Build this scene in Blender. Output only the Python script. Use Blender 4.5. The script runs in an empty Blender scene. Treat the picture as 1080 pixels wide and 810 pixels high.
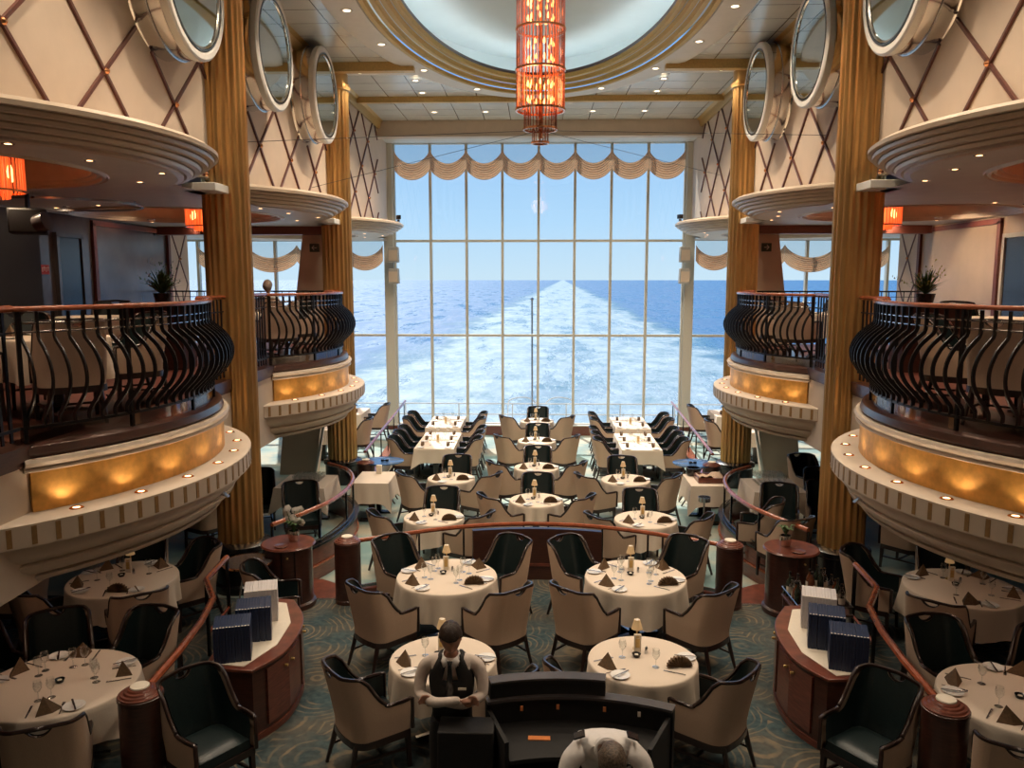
import bpy, bmesh, math, random
from math import sin, cos, pi, radians, sqrt, atan2, hypot
from mathutils import Vector, Matrix
random.seed(7)
SC = bpy.context.scene
COL = SC.collection

# ------------------------------------------------------------------ camera
cam_d = bpy.data.cameras.new('camera'); cam_d.lens = 36 * 850 / 1080; cam_d.sensor_width = 36
cam_d.clip_end = 60000
cam = bpy.data.objects.new('camera', cam_d); COL.objects.link(cam)
cam.location = (0, 0, 4.2)
cam.rotation_euler = (pi / 2 - math.atan(110 / 850), 0, math.atan(27.5 / 850))
SC.camera = cam
SC.view_settings.view_transform = 'Standard'; SC.view_settings.look = 'None'
SC.view_settings.gamma = 1; SC.view_settings.use_curve_mapping = False
SC.view_settings.exposure = 0.36
SC.cycles.max_bounces = 8; SC.cycles.diffuse_bounces = 4; SC.cycles.glossy_bounces = 4
SC.cycles.transparent_max_bounces = 24; SC.cycles.transmission_bounces = 4
SC.cycles.sample_clamp_indirect = 4; SC.cycles.sample_clamp_direct = 12
SC.cycles.use_denoising = True
SC.cycles.caustics_reflective = False; SC.cycles.caustics_refractive = False

# ------------------------------------------------------------------ world and sun
W = bpy.data.worlds.new('sky'); SC.world = W; W.use_nodes = True
wn = W.node_tree; wn.nodes.clear()
wo = wn.nodes.new('ShaderNodeOutputWorld'); wb = wn.nodes.new('ShaderNodeBackground')
wt = wn.nodes.new('ShaderNodeTexCoord'); ws = wn.nodes.new('ShaderNodeSeparateXYZ'); wr = wn.nodes.new('ShaderNodeValToRGB')
wn.links.new(wt.outputs['Generated'], ws.inputs[0]); wn.links.new(ws.outputs['Z'], wr.inputs[0])
wn.links.new(wr.outputs[0], wb.inputs[0]); wn.links.new(wb.outputs[0], wo.inputs[0])
e = wr.color_ramp.elements
e[0].position = 0.0; e[0].color = (0.56, 0.73, 0.86, 1)
e[1].position = 0.24; e[1].color = (0.20, 0.43, 0.80, 1)
x_ = e.new(0.07); x_.color = (0.43, 0.66, 0.90, 1)
x_ = e.new(0.7); x_.color = (0.12, 0.30, 0.70, 1)
wb.inputs[1].default_value = .90
def lamp(name, kind, loc, energy, color=(1, 1, 1), size=.1, rot=(0, 0, 0), spot=None, parent=None):
    l = bpy.data.lights.new(name, kind); l.energy = energy; l.color = color
    if kind == 'SUN': l.angle = size
    elif kind == 'AREA': l.size = size
    else: l.shadow_soft_size = size
    if spot: l.spot_size = spot; l.spot_blend = .6
    o = bpy.data.objects.new(name, l); COL.objects.link(o); o.location = loc; o.rotation_euler = rot; o.parent = parent
    return o
SUN_EL, SUN_AZ = radians(43), radians(17)
sd = Vector((-sin(SUN_AZ) * cos(SUN_EL), cos(SUN_AZ) * cos(SUN_EL), sin(SUN_EL)))
sun = lamp('sun', 'SUN', (0, 60, 60), 4.4, (1, .95, .86), radians(.6))
sun.rotation_euler = sd.to_track_quat('Z', 'Y').to_euler()
K_CEIL = 150; K_SOFF = 34; K_TRAY = 3.0; K_COVE = 120
WARM = (1, .74, .5); WARMER = (1, .52, .22)

# ------------------------------------------------------------------ materials
MATS = {}
def srgb(h):
    c = [int(h[i:i + 2], 16) / 255 for i in (0, 2, 4)]
    return tuple(((v + .055) / 1.055) ** 2.4 if v > .04 else v / 12.92 for v in c) + (1,)
def mat(name, color, rough=.5, metal=0, var=.08, scale=30, bump=0, emit=None, es=0, coat=0, spec=.5, stretch=(1, 1, 1)):
    m = bpy.data.materials.new(name); m.use_nodes = True; t = m.node_tree; b = t.nodes['Principled BSDF']
    if isinstance(color, str): color = srgb(color)
    color = tuple(color[:3]) + (1,)
    b.inputs['Roughness'].default_value = rough; b.inputs['Metallic'].default_value = metal
    b.inputs['Specular IOR Level'].default_value = spec
    if coat: b.inputs['Coat Weight'].default_value = coat; b.inputs['Coat Roughness'].default_value = .12
    tc = t.nodes.new('ShaderNodeTexCoord'); mp = t.nodes.new('ShaderNodeMapping'); mp.inputs['Scale'].default_value = stretch
    nz = t.nodes.new('ShaderNodeTexNoise'); nz.inputs['Scale'].default_value = scale; nz.inputs['Detail'].default_value = 4
    rp = t.nodes.new('ShaderNodeValToRGB')
    rp.color_ramp.elements[0].position = .3; rp.color_ramp.elements[1].position = .7
    rp.color_ramp.elements[0].color = tuple(v * (1 - var) for v in color[:3]) + (1,)
    rp.color_ramp.elements[1].color = tuple(min(1, v * (1 + var)) for v in color[:3]) + (1,)
    t.links.new(tc.outputs['Object'], mp.inputs[0]); t.links.new(mp.outputs[0], nz.inputs['Vector'])
    t.links.new(nz.outputs['Fac'], rp.inputs[0]); t.links.new(rp.outputs[0], b.inputs['Base Color'])
    if bump:
        bp = t.nodes.new('ShaderNodeBump'); bp.inputs['Strength'].default_value = bump; bp.inputs['Distance'].default_value = .01
        t.links.new(nz.outputs['Fac'], bp.inputs['Height']); t.links.new(bp.outputs[0], b.inputs['Normal'])
    if emit:
        b.inputs['Emission Color'].default_value = tuple(emit[:3]) + (1,); b.inputs['Emission Strength'].default_value = es
    MATS[name] = m
    return m
mat('wood', (.145, .040, .024), .32, var=.35, scale=9, stretch=(1, 1, 8), coat=.4)
mat('wood_dark', (.055, .018, .012), .32, var=.3, scale=9, stretch=(1, 1, 8), coat=.3)
mat('rail_wood', (.30, .075, .03), .25, var=.25, scale=12, coat=.6)
mat('chair_wood', (.022, .010, .008), .28, var=.2, coat=.4)
mat('cream_fabric', (.54, .39, .285), .8, var=.06, scale=160, bump=.25)
mat('dark_leather', (.008, .017, .018), .38, var=.25, scale=60, bump=.1)
mat('cloth', (.74, .63, .52), .85, var=.03, scale=90, bump=.1)
mat('cloth_white', (.80, .76, .70), .85, var=.03, scale=90, bump=.1)
mat('napkin', (.125, .072, .034), .7, var=.2, scale=60)
mat('gold', (.64, .39, .15), .32, .85, var=.18, scale=6, stretch=(1, 1, .25))
mat('gold_panel', (.76, .40, .10), .45, .55, var=.14, scale=14, bump=.06)
mat('gold_trim', (.62, .42, .16), .4, .5, var=.1)
mat('slot_gold', (.34, .20, .08), .5, .2, var=.1)
mat('gold_pale', (.60, .44, .15), .5, 0, var=.06)
mat('black', (.006, .006, .008), .25, var=.2, coat=.3)
mat('black_matte', (.008, .007, .007), .7, var=.2)
mat('iron', (.014, .012, .013), .35, .3, var=.2)
mat('steel', (.55, .56, .57), .22, 1, var=.06)
mat('mirror_steel', (.68, .66, .62), .12, 1, var=.04, scale=4)
mat('porthole_glass', (.50, .56, .55), .04, 1, var=.03, scale=3)
mat('white_paint', (.78, .75, .69), .45, var=.03, scale=8)
mat('cream_paint', (.66, .55, .44), .5, var=.04, scale=5)
mat('cream_wall', (.70, .56, .43), .6, var=.04, scale=3)
mat('mull', (.60, .59, .52), .5, var=.04)
mat('reed', (.62, .50, .38), .38, .15, var=.05, scale=6)
mat('soffit', (.66, .60, .54), .5, var=.05, scale=3)
mat('maroon', (.16, .045, .03), .45, var=.15)
mat('lattice', (.13, .045, .032), .4, var=.15)
mat('copper', (.75, .34, .16), .22, 1, var=.05)
mat('dome_paint', (.66, .75, .76), .55, var=.02, scale=2)
mat('china', (.85, .83, .80), .2, var=.02)
mat('menu_blue', (.012, .025, .07), .45, var=.25, scale=40)
mat('menu_white', (.62, .58, .58), .6, var=.05, scale=40)
mat('paper', (.78, .70, .58), .7, var=.03)
mat('panel_grey', (.10, .085, .085), .25, .2, var=.25, scale=2, coat=.4)
mat('panel_cream', (.55, .42, .29), .35, var=.08, scale=2, coat=.3)
mat('speaker', (.42, .41, .38), .6, var=.05)
mat('skin', (.42, .21, .14), .5, var=.06, scale=20)
mat('hair', (.035, .02, .014), .5, var=.4, scale=90, bump=.5)
mat('hair_brown', (.12, .085, .06), .5, var=.6, scale=70, bump=.6)
mat('hair_grey', (.30, .27, .24), .6, var=.3, scale=90, bump=.5)
mat('shirt', (.66, .56, .49), .75, var=.04, scale=40, bump=.3)
mat('shirt_white', (.80, .76, .73), .7, var=.04, scale=30, bump=.3)
mat('leaf', (.05, .11, .03), .5, var=.4, scale=20)
mat('leaf_yellow', (.34, .30, .06), .5, var=.3, scale=20)
mat('petal', (.85, .80, .74), .6, var=.04)
mat('blue_tray', (.10, .20, .42), .12, .2, var=.08)
mat('red', (.45, .03, .02), .5, var=.05)
mat('sign_green', (.01, .05, .03), .4, var=.05)
mat('bottle_green', (.012, .02, .012), .08, var=.1, coat=.6)
mat('bottle_brown', (.10, .03, .012), .08, var=.1, coat=.6)
mat('orange', (.75, .25, .08), .4, var=.1)
mat('lens', (1, .62, .35), .4, emit=(1, .55, .25), es=5)
mat('lens_white', (1, .85, .65), .4, emit=(1, .8, .55), es=3.5)
mat('crystal_lit', (.9, .25, .08), .3, emit=(1, .14, .03), es=.5)
mat('bulb', (1, .5, .2), .4, emit=(1, .40, .12), es=4)
mat('cove', (1, 1, 1), .4, emit=(.95, .98, 1), es=7.5)
mat('lampshade', (.62, .45, .26), .6, var=.05, emit=(1, .6, .25), es=.12)
mat('sky_white', (.8, .8, .8), .6)

def mixmat(name, tint, fac, rough=.02, gloss=(1, 1, 1), facing=False):
    m = bpy.data.materials.new(name); m.use_nodes = True; t = m.node_tree; t.nodes.clear()
    o = t.nodes.new('ShaderNodeOutputMaterial'); mx = t.nodes.new('ShaderNodeMixShader')
    tr = t.nodes.new('ShaderNodeBsdfTransparent'); gl = t.nodes.new('ShaderNodeBsdfGlossy')
    tr.inputs[0].default_value = tuple(tint) + (1,); gl.inputs['Roughness'].default_value = rough; gl.inputs[0].default_value = tuple(gloss) + (1,)
    mx.inputs[0].default_value = fac
    if facing:
        lw = t.nodes.new('ShaderNodeLayerWeight'); lw.inputs[0].default_value = fac
        t.links.new(lw.outputs['Facing'], mx.inputs[0])
    t.links.new(tr.outputs[0], mx.inputs[1]); t.links.new(gl.outputs[0], mx.inputs[2]); t.links.new(mx.outputs[0], o.inputs[0])
    MATS[name] = m
mixmat('pane', (.95, .98, .98), .035)
mixmat('glass', (.90, .92, .92), .35, .03, facing=True)
mixmat('rail_glass', (.75, .75, .75), .08, .05)
mixmat('smoked', (.35, .32, .30), .18, .05)
mixmat('crystal', (.72, .52, .46), .42, .15, (.9, .6, .5))
mixmat('sheer', (.78, .78, .76), .08, .6, (.9, .85, .8))

def tree(name):
    m = bpy.data.materials.new(name); m.use_nodes = True; MATS[name] = m
    return m, m.node_tree, m.node_tree.nodes['Principled BSDF']
def N(t, kind, **kw):
    n = t.nodes.new(kind)
    for k, v in kw.items():
        if k in ('operation', 'blend_type', 'data_type', 'feature', 'wave_type'): setattr(n, k, v)
        else: n.inputs[k].default_value = v
    return n
def M2(t, op, a, b=None):
    n = t.nodes.new('ShaderNodeMath'); n.operation = op
    for i, v in enumerate((a, b)):
        if v is None: continue
        if isinstance(v, (int, float)): n.inputs[i].default_value = v
        else: t.links.new(v, n.inputs[i])
    return n.outputs[0]
def ramp(t, src, stops):
    r = t.nodes.new('ShaderNodeValToRGB'); el = r.color_ramp.elements
    while len(el) > 1: el.remove(el[-1])
    el[0].position = stops[0][0]; el[0].color = tuple(stops[0][1]) + (1,)
    for p, c in stops[1:]:
        q = el.new(p); q.color = tuple(c) + (1,)
    t.links.new(src, r.inputs[0]); return r.outputs[0]
def mixc(t, f, a, b):
    n = t.nodes.new('ShaderNodeMix'); n.data_type = 'RGBA'
    if isinstance(f, (int, float)): n.inputs[0].default_value = f
    else: t.links.new(f, n.inputs[0])
    for i, v in ((6, a), (7, b)):
        if isinstance(v, tuple): n.inputs[i].default_value = v + (1,)
        else: t.links.new(v, n.inputs[i])
    return n.outputs[2]
# carpet: teal ground with tan shell arcs
m, t, b = tree('carpet'); tc = N(t, 'ShaderNodeTexCoord')
vo = N(t, 'ShaderNodeTexVoronoi', Scale=1.55); t.links.new(tc.outputs['Object'], vo.inputs['Vector'])
n1 = N(t, 'ShaderNodeTexNoise', Scale=1.6, Detail=5); t.links.new(tc.outputs['Object'], n1.inputs['Vector'])
n2 = N(t, 'ShaderNodeTexNoise', Scale=14, Detail=4); t.links.new(tc.outputs['Object'], n2.inputs['Vector'])
n3 = N(t, 'ShaderNodeTexNoise', Scale=3.2, Detail=2); t.links.new(tc.outputs['Object'], n3.inputs['Vector'])
ph = M2(t, 'SINE', M2(t, 'ADD', M2(t, 'MULTIPLY', vo.outputs['Distance'], 62), M2(t, 'MULTIPLY', n1.outputs['Fac'], 16)))
line = ramp(t, ph, [(.45, (0, 0, 0)), (.95, (1, 1, 1))])
base = mixc(t, ramp(t, n2.outputs['Fac'], [(.38, (0, 0, 0)), (.62, (1, 1, 1))]), (.020, .045, .056), (.048, .082, .086))
patch = ramp(t, n1.outputs['Fac'], [(.42, (0, 0, 0)), (.62, (1, 1, 1))])
base = mixc(t, M2(t, 'MULTIPLY', patch, .45), base, (.15, .105, .062))
colr = mixc(t, M2(t, 'MULTIPLY', line, M2(t, 'MULTIPLY', ramp(t, n3.outputs['Fac'], [(.40, (.08, .08, .08)), (.62, (1, 1, 1))]), .60)), base, (.30, .215, .125))
t.links.new(colr, b.inputs['Base Color']); b.inputs['Roughness'].default_value = .9
# far floor: carpet of the same colours, lightened to put the sunlight in
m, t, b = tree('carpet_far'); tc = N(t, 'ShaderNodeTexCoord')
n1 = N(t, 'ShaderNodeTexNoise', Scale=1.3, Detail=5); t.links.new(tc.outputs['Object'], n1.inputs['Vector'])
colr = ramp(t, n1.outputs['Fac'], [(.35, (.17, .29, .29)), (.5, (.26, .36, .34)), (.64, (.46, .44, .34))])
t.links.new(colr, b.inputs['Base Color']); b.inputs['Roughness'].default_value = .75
# ceiling tiles
m, t, b = tree('tiles'); tc = N(t, 'ShaderNodeTexCoord'); sp = N(t, 'ShaderNodeSeparateXYZ'); t.links.new(tc.outputs['Object'], sp.inputs[0])
def gridline(src, period, off, w):
    f = M2(t, 'FRACT', M2(t, 'DIVIDE', M2(t, 'ADD', src, off), period))
    return M2(t, 'LESS_THAN', f, w / period)
g = M2(t, 'MAXIMUM', gridline(sp.outputs[0], .66, 40.33, .018), gridline(sp.outputs[1], .66, 40.1, .018))
nz = N(t, 'ShaderNodeTexNoise', Scale=3); t.links.new(tc.outputs['Object'], nz.inputs['Vector'])
tile = ramp(t, nz.outputs['Fac'], [(.3, (.74, .77, .74)), (.7, (.80, .82, .78))])
t.links.new(mixc(t, g, tile, (.12, .11, .10)), b.inputs['Base Color']); b.inputs['Roughness'].default_value = .25; b.inputs['Metallic'].default_value = .2
# drape
m, t, b = tree('drape'); tc = N(t, 'ShaderNodeTexCoord')
nz = N(t, 'ShaderNodeTexNoise', Scale=6, Detail=3); t.links.new(tc.outputs['Object'], nz.inputs['Vector'])
t.links.new(ramp(t, nz.outputs['Fac'], [(.3, (.64, .36, .18)), (.7, (.74, .46, .26))]), b.inputs['Base Color'])
b.inputs['Roughness'].default_value = .6
tl = t.nodes.new('ShaderNodeBsdfTranslucent'); tl.inputs[0].default_value = (.85, .62, .42, 1)
mx = t.nodes.new('ShaderNodeMixShader'); mx.inputs[0].default_value = .22
t.links.new(b.outputs[0], mx.inputs[1]); t.links.new(tl.outputs[0], mx.inputs[2]); t.links.new(mx.outputs[0], t.nodes['Material Output'].inputs[0])
# sea
m, t, b = tree('sea'); tc = N(t, 'ShaderNodeTexCoord'); sp = N(t, 'ShaderNodeSeparateXYZ'); t.links.new(tc.outputs['Object'], sp.inputs[0])
mp = t.nodes.new('ShaderNodeMapping'); mp.inputs['Scale'].default_value = (1, .55, 1); t.links.new(tc.outputs['Object'], mp.inputs[0])
na = N(t, 'ShaderNodeTexNoise', Scale=.16, Detail=10, Roughness=.68); t.links.new(mp.outputs[0], na.inputs['Vector'])
nb = N(t, 'ShaderNodeTexNoise', Scale=.035, Detail=6, Roughness=.6); t.links.new(mp.outputs[0], nb.inputs['Vector'])
edge = M2(t, 'MULTIPLY', M2(t, 'SUBTRACT', nb.outputs['Fac'], .5), 60)
ax = M2(t, 'ADD', M2(t, 'ABSOLUTE', M2(t, 'SUBTRACT', sp.outputs[0], M2(t, 'MULTIPLY', sp.outputs[1], .030))), edge)
wk = t.nodes.new('ShaderNodeMapRange'); wk.inputs[1].default_value = 66; wk.inputs[2].default_value = 46; wk.inputs[3].default_value = 0; wk.inputs[4].default_value = 1
t.links.new(ax, wk.inputs[0])
foam = M2(t, 'ADD', M2(t, 'MULTIPLY', wk.outputs[0], .44), M2(t, 'MULTIPLY', na.outputs['Fac'], .62))
foamm = ramp(t, foam, [(.55, (0, 0, 0)), (.66, (.30, .30, .30)), (.84, (1, 1, 1))])
aq = mixc(t, wk.outputs[0], (.002, .14, .32), (.03, .19, .25))
t.links.new(mixc(t, foamm, aq, (.48, .57, .60)), b.inputs['Base Color'])
b.inputs['Specular IOR Level'].default_value = .35
ng = N(t, 'ShaderNodeTexNoise', Scale=.05, Detail=8, Roughness=.75); mg = t.nodes.new('ShaderNodeMapping'); mg.inputs['Scale'].default_value = (1, .18, 1); t.links.new(tc.outputs['Object'], mg.inputs[0]); t.links.new(mg.outputs[0], ng.inputs['Vector'])
rr_ = t.nodes.new('ShaderNodeMapRange'); rr_.inputs[1].default_value = .40; rr_.inputs[2].default_value = .54; rr_.inputs[3].default_value = .16; rr_.inputs[4].default_value = .62
t.links.new(ng.outputs['Fac'], rr_.inputs[0]); t.links.new(rr_.outputs[0], b.inputs['Roughness'])
bp = N(t, 'ShaderNodeBump', Strength=1.0, Distance=1.2); t.links.new(na.outputs['Fac'], bp.inputs['Height']); t.links.new(bp.outputs[0], b.inputs['Normal'])

# ------------------------------------------------------------------ mesh building helpers
class MB:
    def __init__(s): s.v = []; s.f = []
    def add(s, vs, fs):
        n = len(s.v); s.v += [tuple(v) for v in vs]; s.f += [tuple(i + n for i in f) for f in fs]; return s
    def box(s, c, d, rz=0, top=1.0):
        x, y, z = [q / 2 for q in d]; vs = []
        for k in (-1, 1):
            q = top if k > 0 else 1
            for a, b_ in ((-1, -1), (1, -1), (1, 1), (-1, 1)):
                px, py = a * x * q, b_ * y * q
                vs.append((c[0] + px * cos(rz) - py * sin(rz), c[1] + px * sin(rz) + py * cos(rz), c[2] + k * z))
        return s.add(vs, [(3, 2, 1, 0), (4, 5, 6, 7), (0, 1, 5, 4), (1, 2, 6, 5), (2, 3, 7, 6), (3, 0, 4, 7)])
    def bar(s, p, q, w, h=None, r1=1.0, up=(0, 0, 1)):
        p, q = Vector(p), Vector(q); h = h or w; d = (q - p).normalized(); up = Vector(up)
        if abs(d.dot(up)) > .98: up = Vector((1, 0, 0))
        a = d.cross(up).normalized(); b_ = a.cross(d)
        vs = []
        for c, k in ((p, 1), (q, r1)):
            for i, j in ((-1, -1), (1, -1), (1, 1), (-1, 1)): vs.append(c + a * (i * w / 2 * k) + b_ * (j * h / 2 * k))
        return s.add(vs, [(3, 2, 1, 0), (4, 5, 6, 7), (0, 1, 5, 4), (1, 2, 6, 5), (2, 3, 7, 6), (3, 0, 4, 7)])
    def tube(s, pts, r, n=8, closed=False, rs=None):
        pts = [Vector(p) for p in pts]; m_ = len(pts); vs = []; prev = None
        for i, p in enumerate(pts):
            a = pts[(i - 1) % m_] if (closed or i > 0) else p; c = pts[(i + 1) % m_] if (closed or i < m_ - 1) else p
            d = (c - a).normalized()
            if prev is None:
                u = Vector((0, 0, 1)) if abs(d.z) < .9 else Vector((1, 0, 0))
                u = (u - d * u.dot(d)).normalized()
            else: u = (prev - d * prev.dot(d)).normalized()
            prev = u; w = d.cross(u); rr = rs[i] if rs else r
            for k in range(n): vs.append(p + (u * cos(2 * pi * k / n) + w * sin(2 * pi * k / n)) * rr)
        fs = []
        for i in range(m_ if closed else m_ - 1):
            for k in range(n):
                j = (i + 1) % m_; fs.append((i * n + k, i * n + (k + 1) % n, j * n + (k + 1) % n, j * n + k))
        if not closed: fs += [tuple(range(n))[::-1], tuple((m_ - 1) * n + k for k in range(n))]
        return s.add(vs, fs)
    def lathe(s, prof, n=24, c=(0, 0, 0), a0=0, a1=2 * pi, caps=False):
        full = abs(a1 - a0 - 2 * pi) < 1e-6; m_ = n if full else n + 1; vs = []; fs = []
        for i in range(m_):
            a = a0 + (a1 - a0) * i / n
            for r, z in prof: vs.append((c[0] + r * cos(a), c[1] + r * sin(a), c[2] + z))
        k = len(prof)
        for i in range(n):
            j = (i + 1) % m_
            for q in range(k - 1): fs.append((i * k + q, j * k + q, j * k + q + 1, i * k + q + 1))
        if caps and not full: fs += [tuple(range(k)), tuple((m_ - 1) * k + q for q in range(k))[::-1]]
        return s.add(vs, fs)
    def prism(s, poly, z0, z1):
        n = len(poly); vs = [(x, y, z0) for x, y in poly] + [(x, y, z1) for x, y in poly]
        return s.add(vs, [tuple(range(n))[::-1], tuple(range(n, 2 * n))] + [(i, (i + 1) % n, n + (i + 1) % n, n + i) for i in range(n)])
    def grid(s, fn, nu, nv, cu=False):
        vs = [fn(i / nu, j / nv) for i in range(nu + (0 if cu else 1)) for j in range(nv + 1)]; fs = []
        mu = nu if cu else nu + 1
        for i in range(nu):
            for j in range(nv):
                a = i * (nv + 1) + j; b_ = ((i + 1) % mu) * (nv + 1) + j
                fs.append((a, b_, b_ + 1, a + 1))
        return s.add(vs, fs)
    def wall(s, path, prof):
        """sweep a vertical-section profile (offset to the left of travel, z) along a plan path"""
        vs = []; m_ = len(path); k = len(prof)
        for i, p in enumerate(path):
            a = path[max(0, i - 1)]; c = path[min(m_ - 1, i + 1)]
            d = Vector((c[0] - a[0], c[1] - a[1])).normalized(); nx, ny = -d.y, d.x
            for o, z in prof: vs.append((p[0] + nx * o, p[1] + ny * o, z))
        fs = [(i * k + q, (i + 1) * k + q, (i + 1) * k + (q + 1) % k, i * k + (q + 1) % k) for i in range(m_ - 1) for q in range(k)]
        fs += [tuple(range(k))[::-1], tuple((m_ - 1) * k + q for q in range(k))]
        return s.add(vs, fs)
    def xf(s, M):
        s.v = [tuple(M @ Vector(v)) for v in s.v]; return s
def children(o): return [c for c in bpy.data.objects if c.parent == o]
def obj(name, mb, m, parent=None, loc=(0, 0, 0), smooth=35, bevel=0, thick=0):
    me = bpy.data.meshes.new(name); me.from_pydata(mb.v, [], mb.f); me.update()
    bm = bmesh.new(); bm.from_mesh(me); bmesh.ops.recalc_face_normals(bm, faces=bm.faces); bm.to_mesh(me); bm.free()
    me.materials.append(MATS[m] if isinstance(m, str) else m)
    if smooth:
        me.shade_smooth(); me.set_sharp_from_angle(angle=radians(smooth))
    o = bpy.data.objects.new(name, me); COL.objects.link(o); o.location = loc; o.parent = parent
    if thick: q = o.modifiers.new('s', 'SOLIDIFY'); q.thickness = thick; q.offset = 0
    if bevel: q = o.modifiers.new('b', 'BEVEL'); q.width = bevel; q.segments = 2; q.limit_method = 'ANGLE'
    return o
def tag(o, label=None, cat=None, group=None, kind=None):
    if label: o['label'] = label
    if cat: o['category'] = cat
    if group: o['group'] = group
    if kind: o['kind'] = kind
    return o
KIDS = {}
def thing(name, label, cat, loc=(0, 0, 0), rz=0, group=None):
    o = bpy.data.objects.new(name, None); COL.objects.link(o); o.location = loc; o.rotation_euler = (0, 0, rz); o.empty_display_size = .1
    return tag(o, label, cat, group)
def struct(name, mb, m, **kw): return tag(obj(name, mb, m, **kw), kind='structure')
def dup(root, loc, rz=0, label=None, group=None, scale=None):
    kids = KIDS.get(root.name)
    if kids is None:
        kids = []
        for c in children(root): kids.append((c, children(c)))
        KIDS[root.name] = kids
    r = root.copy(); COL.objects.link(r); r.location = loc; r.rotation_euler = (0, 0, rz)
    if label: r['label'] = label
    if group: r['group'] = group
    if scale: r.scale = scale
    for c, gs in kids:
        d = c.copy(); COL.objects.link(d); d.parent = r
        for g_ in gs:
            q = g_.copy(); COL.objects.link(q); q.parent = d
    return r
class Proto:
    """first placement moves the prototype itself, later ones copy it"""
    def __init__(s, o): s.o = o; s.used = False
    def put(s, loc, rz=0, label=None, group=None):
        if not s.used:
            s.used = True; o = s.o; KIDS.setdefault(o.name, [(c, children(c)) for c in children(o)])
            o.location = loc; o.rotation_euler = (0, 0, rz)
            if label: o['label'] = label
            if group: o['group'] = group
            return o
        return dup(s.o, loc, rz, label, group)

XW = 4.17; ZC = 8.25; YN, YF, YS = 10.6, 16.4, 22.75; ZF = -.17; XO = 7.9
BC = 6.1; BAYS = {'near': 7.85, 'middle': 13.75, 'far': 19.6}
SIDE = {-1: 'left', 1: 'right'}
# ------------------------------------------------------------------ floors
arcp = [(-2.46, 10.12), (-2.0, 10.35), (-1.5, 10.62), (-.9, 10.85), (-.3, 10.96), (.3, 10.96), (.9, 10.85), (1.5, 10.62), (2.0, 10.35), (2.46, 10.12)]
near_poly = [(-8, -2.2), (8, -2.2), (8, 10.15)] + [(2.46, 10.15)] + arcp[::-1] + [(-2.46, 10.15), (-8, 10.15)]
struct('floor', MB().prism(near_poly, -.3, 0), 'carpet', smooth=0)
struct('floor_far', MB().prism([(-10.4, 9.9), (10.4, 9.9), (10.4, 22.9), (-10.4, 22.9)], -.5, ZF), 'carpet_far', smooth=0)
curveL = [(-3.62, 10.55), (-3.36, 11.1), (-3.14, 11.7), (-3.05, 12.3), (-3.06, 12.85), (-3.16, 13.35), (-3.4, 13.85), (-3.8, 14.25)]
def smoothpath(pts, n=5):
    out = []
    P = [pts[0]] + list(pts) + [pts[-1]]
    for i in range(1, len(P) - 2):
        for k in range(n):
            u = k / n; a, b_, c, d = P[i - 1:i + 3]
            out.append(tuple(.5 * ((2 * b_[j]) + (-a[j] + c[j]) * u + (2 * a[j] - 5 * b_[j] + 4 * c[j] - d[j]) * u * u + (-a[j] + 3 * b_[j] - 3 * c[j] + d[j]) * u ** 3) for j in range(len(b_))))
    out.append(tuple(pts[-1])); return out
cl = smoothpath(curveL)
for s in (-1, 1):
    mir = lambda pts: [(p[0] * -s, p[1]) for p in pts]
    plat = [(-XO * 1.01, 10.15), (-3.62, 10.15)] + cl + [(-3.8, 15.3), (-3.45, 15.4), (-3.7, 22.3), (-10.2, 22.3), (-10.2, 17), (-XO * 1.01, 17)]
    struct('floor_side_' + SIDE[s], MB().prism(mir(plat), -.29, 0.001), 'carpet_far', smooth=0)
    st = MB().prism(mir([(-3.6, 10.13), (-2.5, 10.13), (-2.55, 10.45), (-2.75, 10.75), (-3.05, 10.95), (-3.45, 11.0), (-3.6, 10.9)]), -.2, -.03)
    o = obj('step', st, 'wood', bevel=.01); tag(o, f'curved dark wood step between the carpet levels on the {SIDE[s]}', 'step')
    struct('trim_1' if s < 0 else 'trim_2', MB().box((s * 3.0, 10.14, -.004), (1.1, .05, .02)), 'steel')
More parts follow.
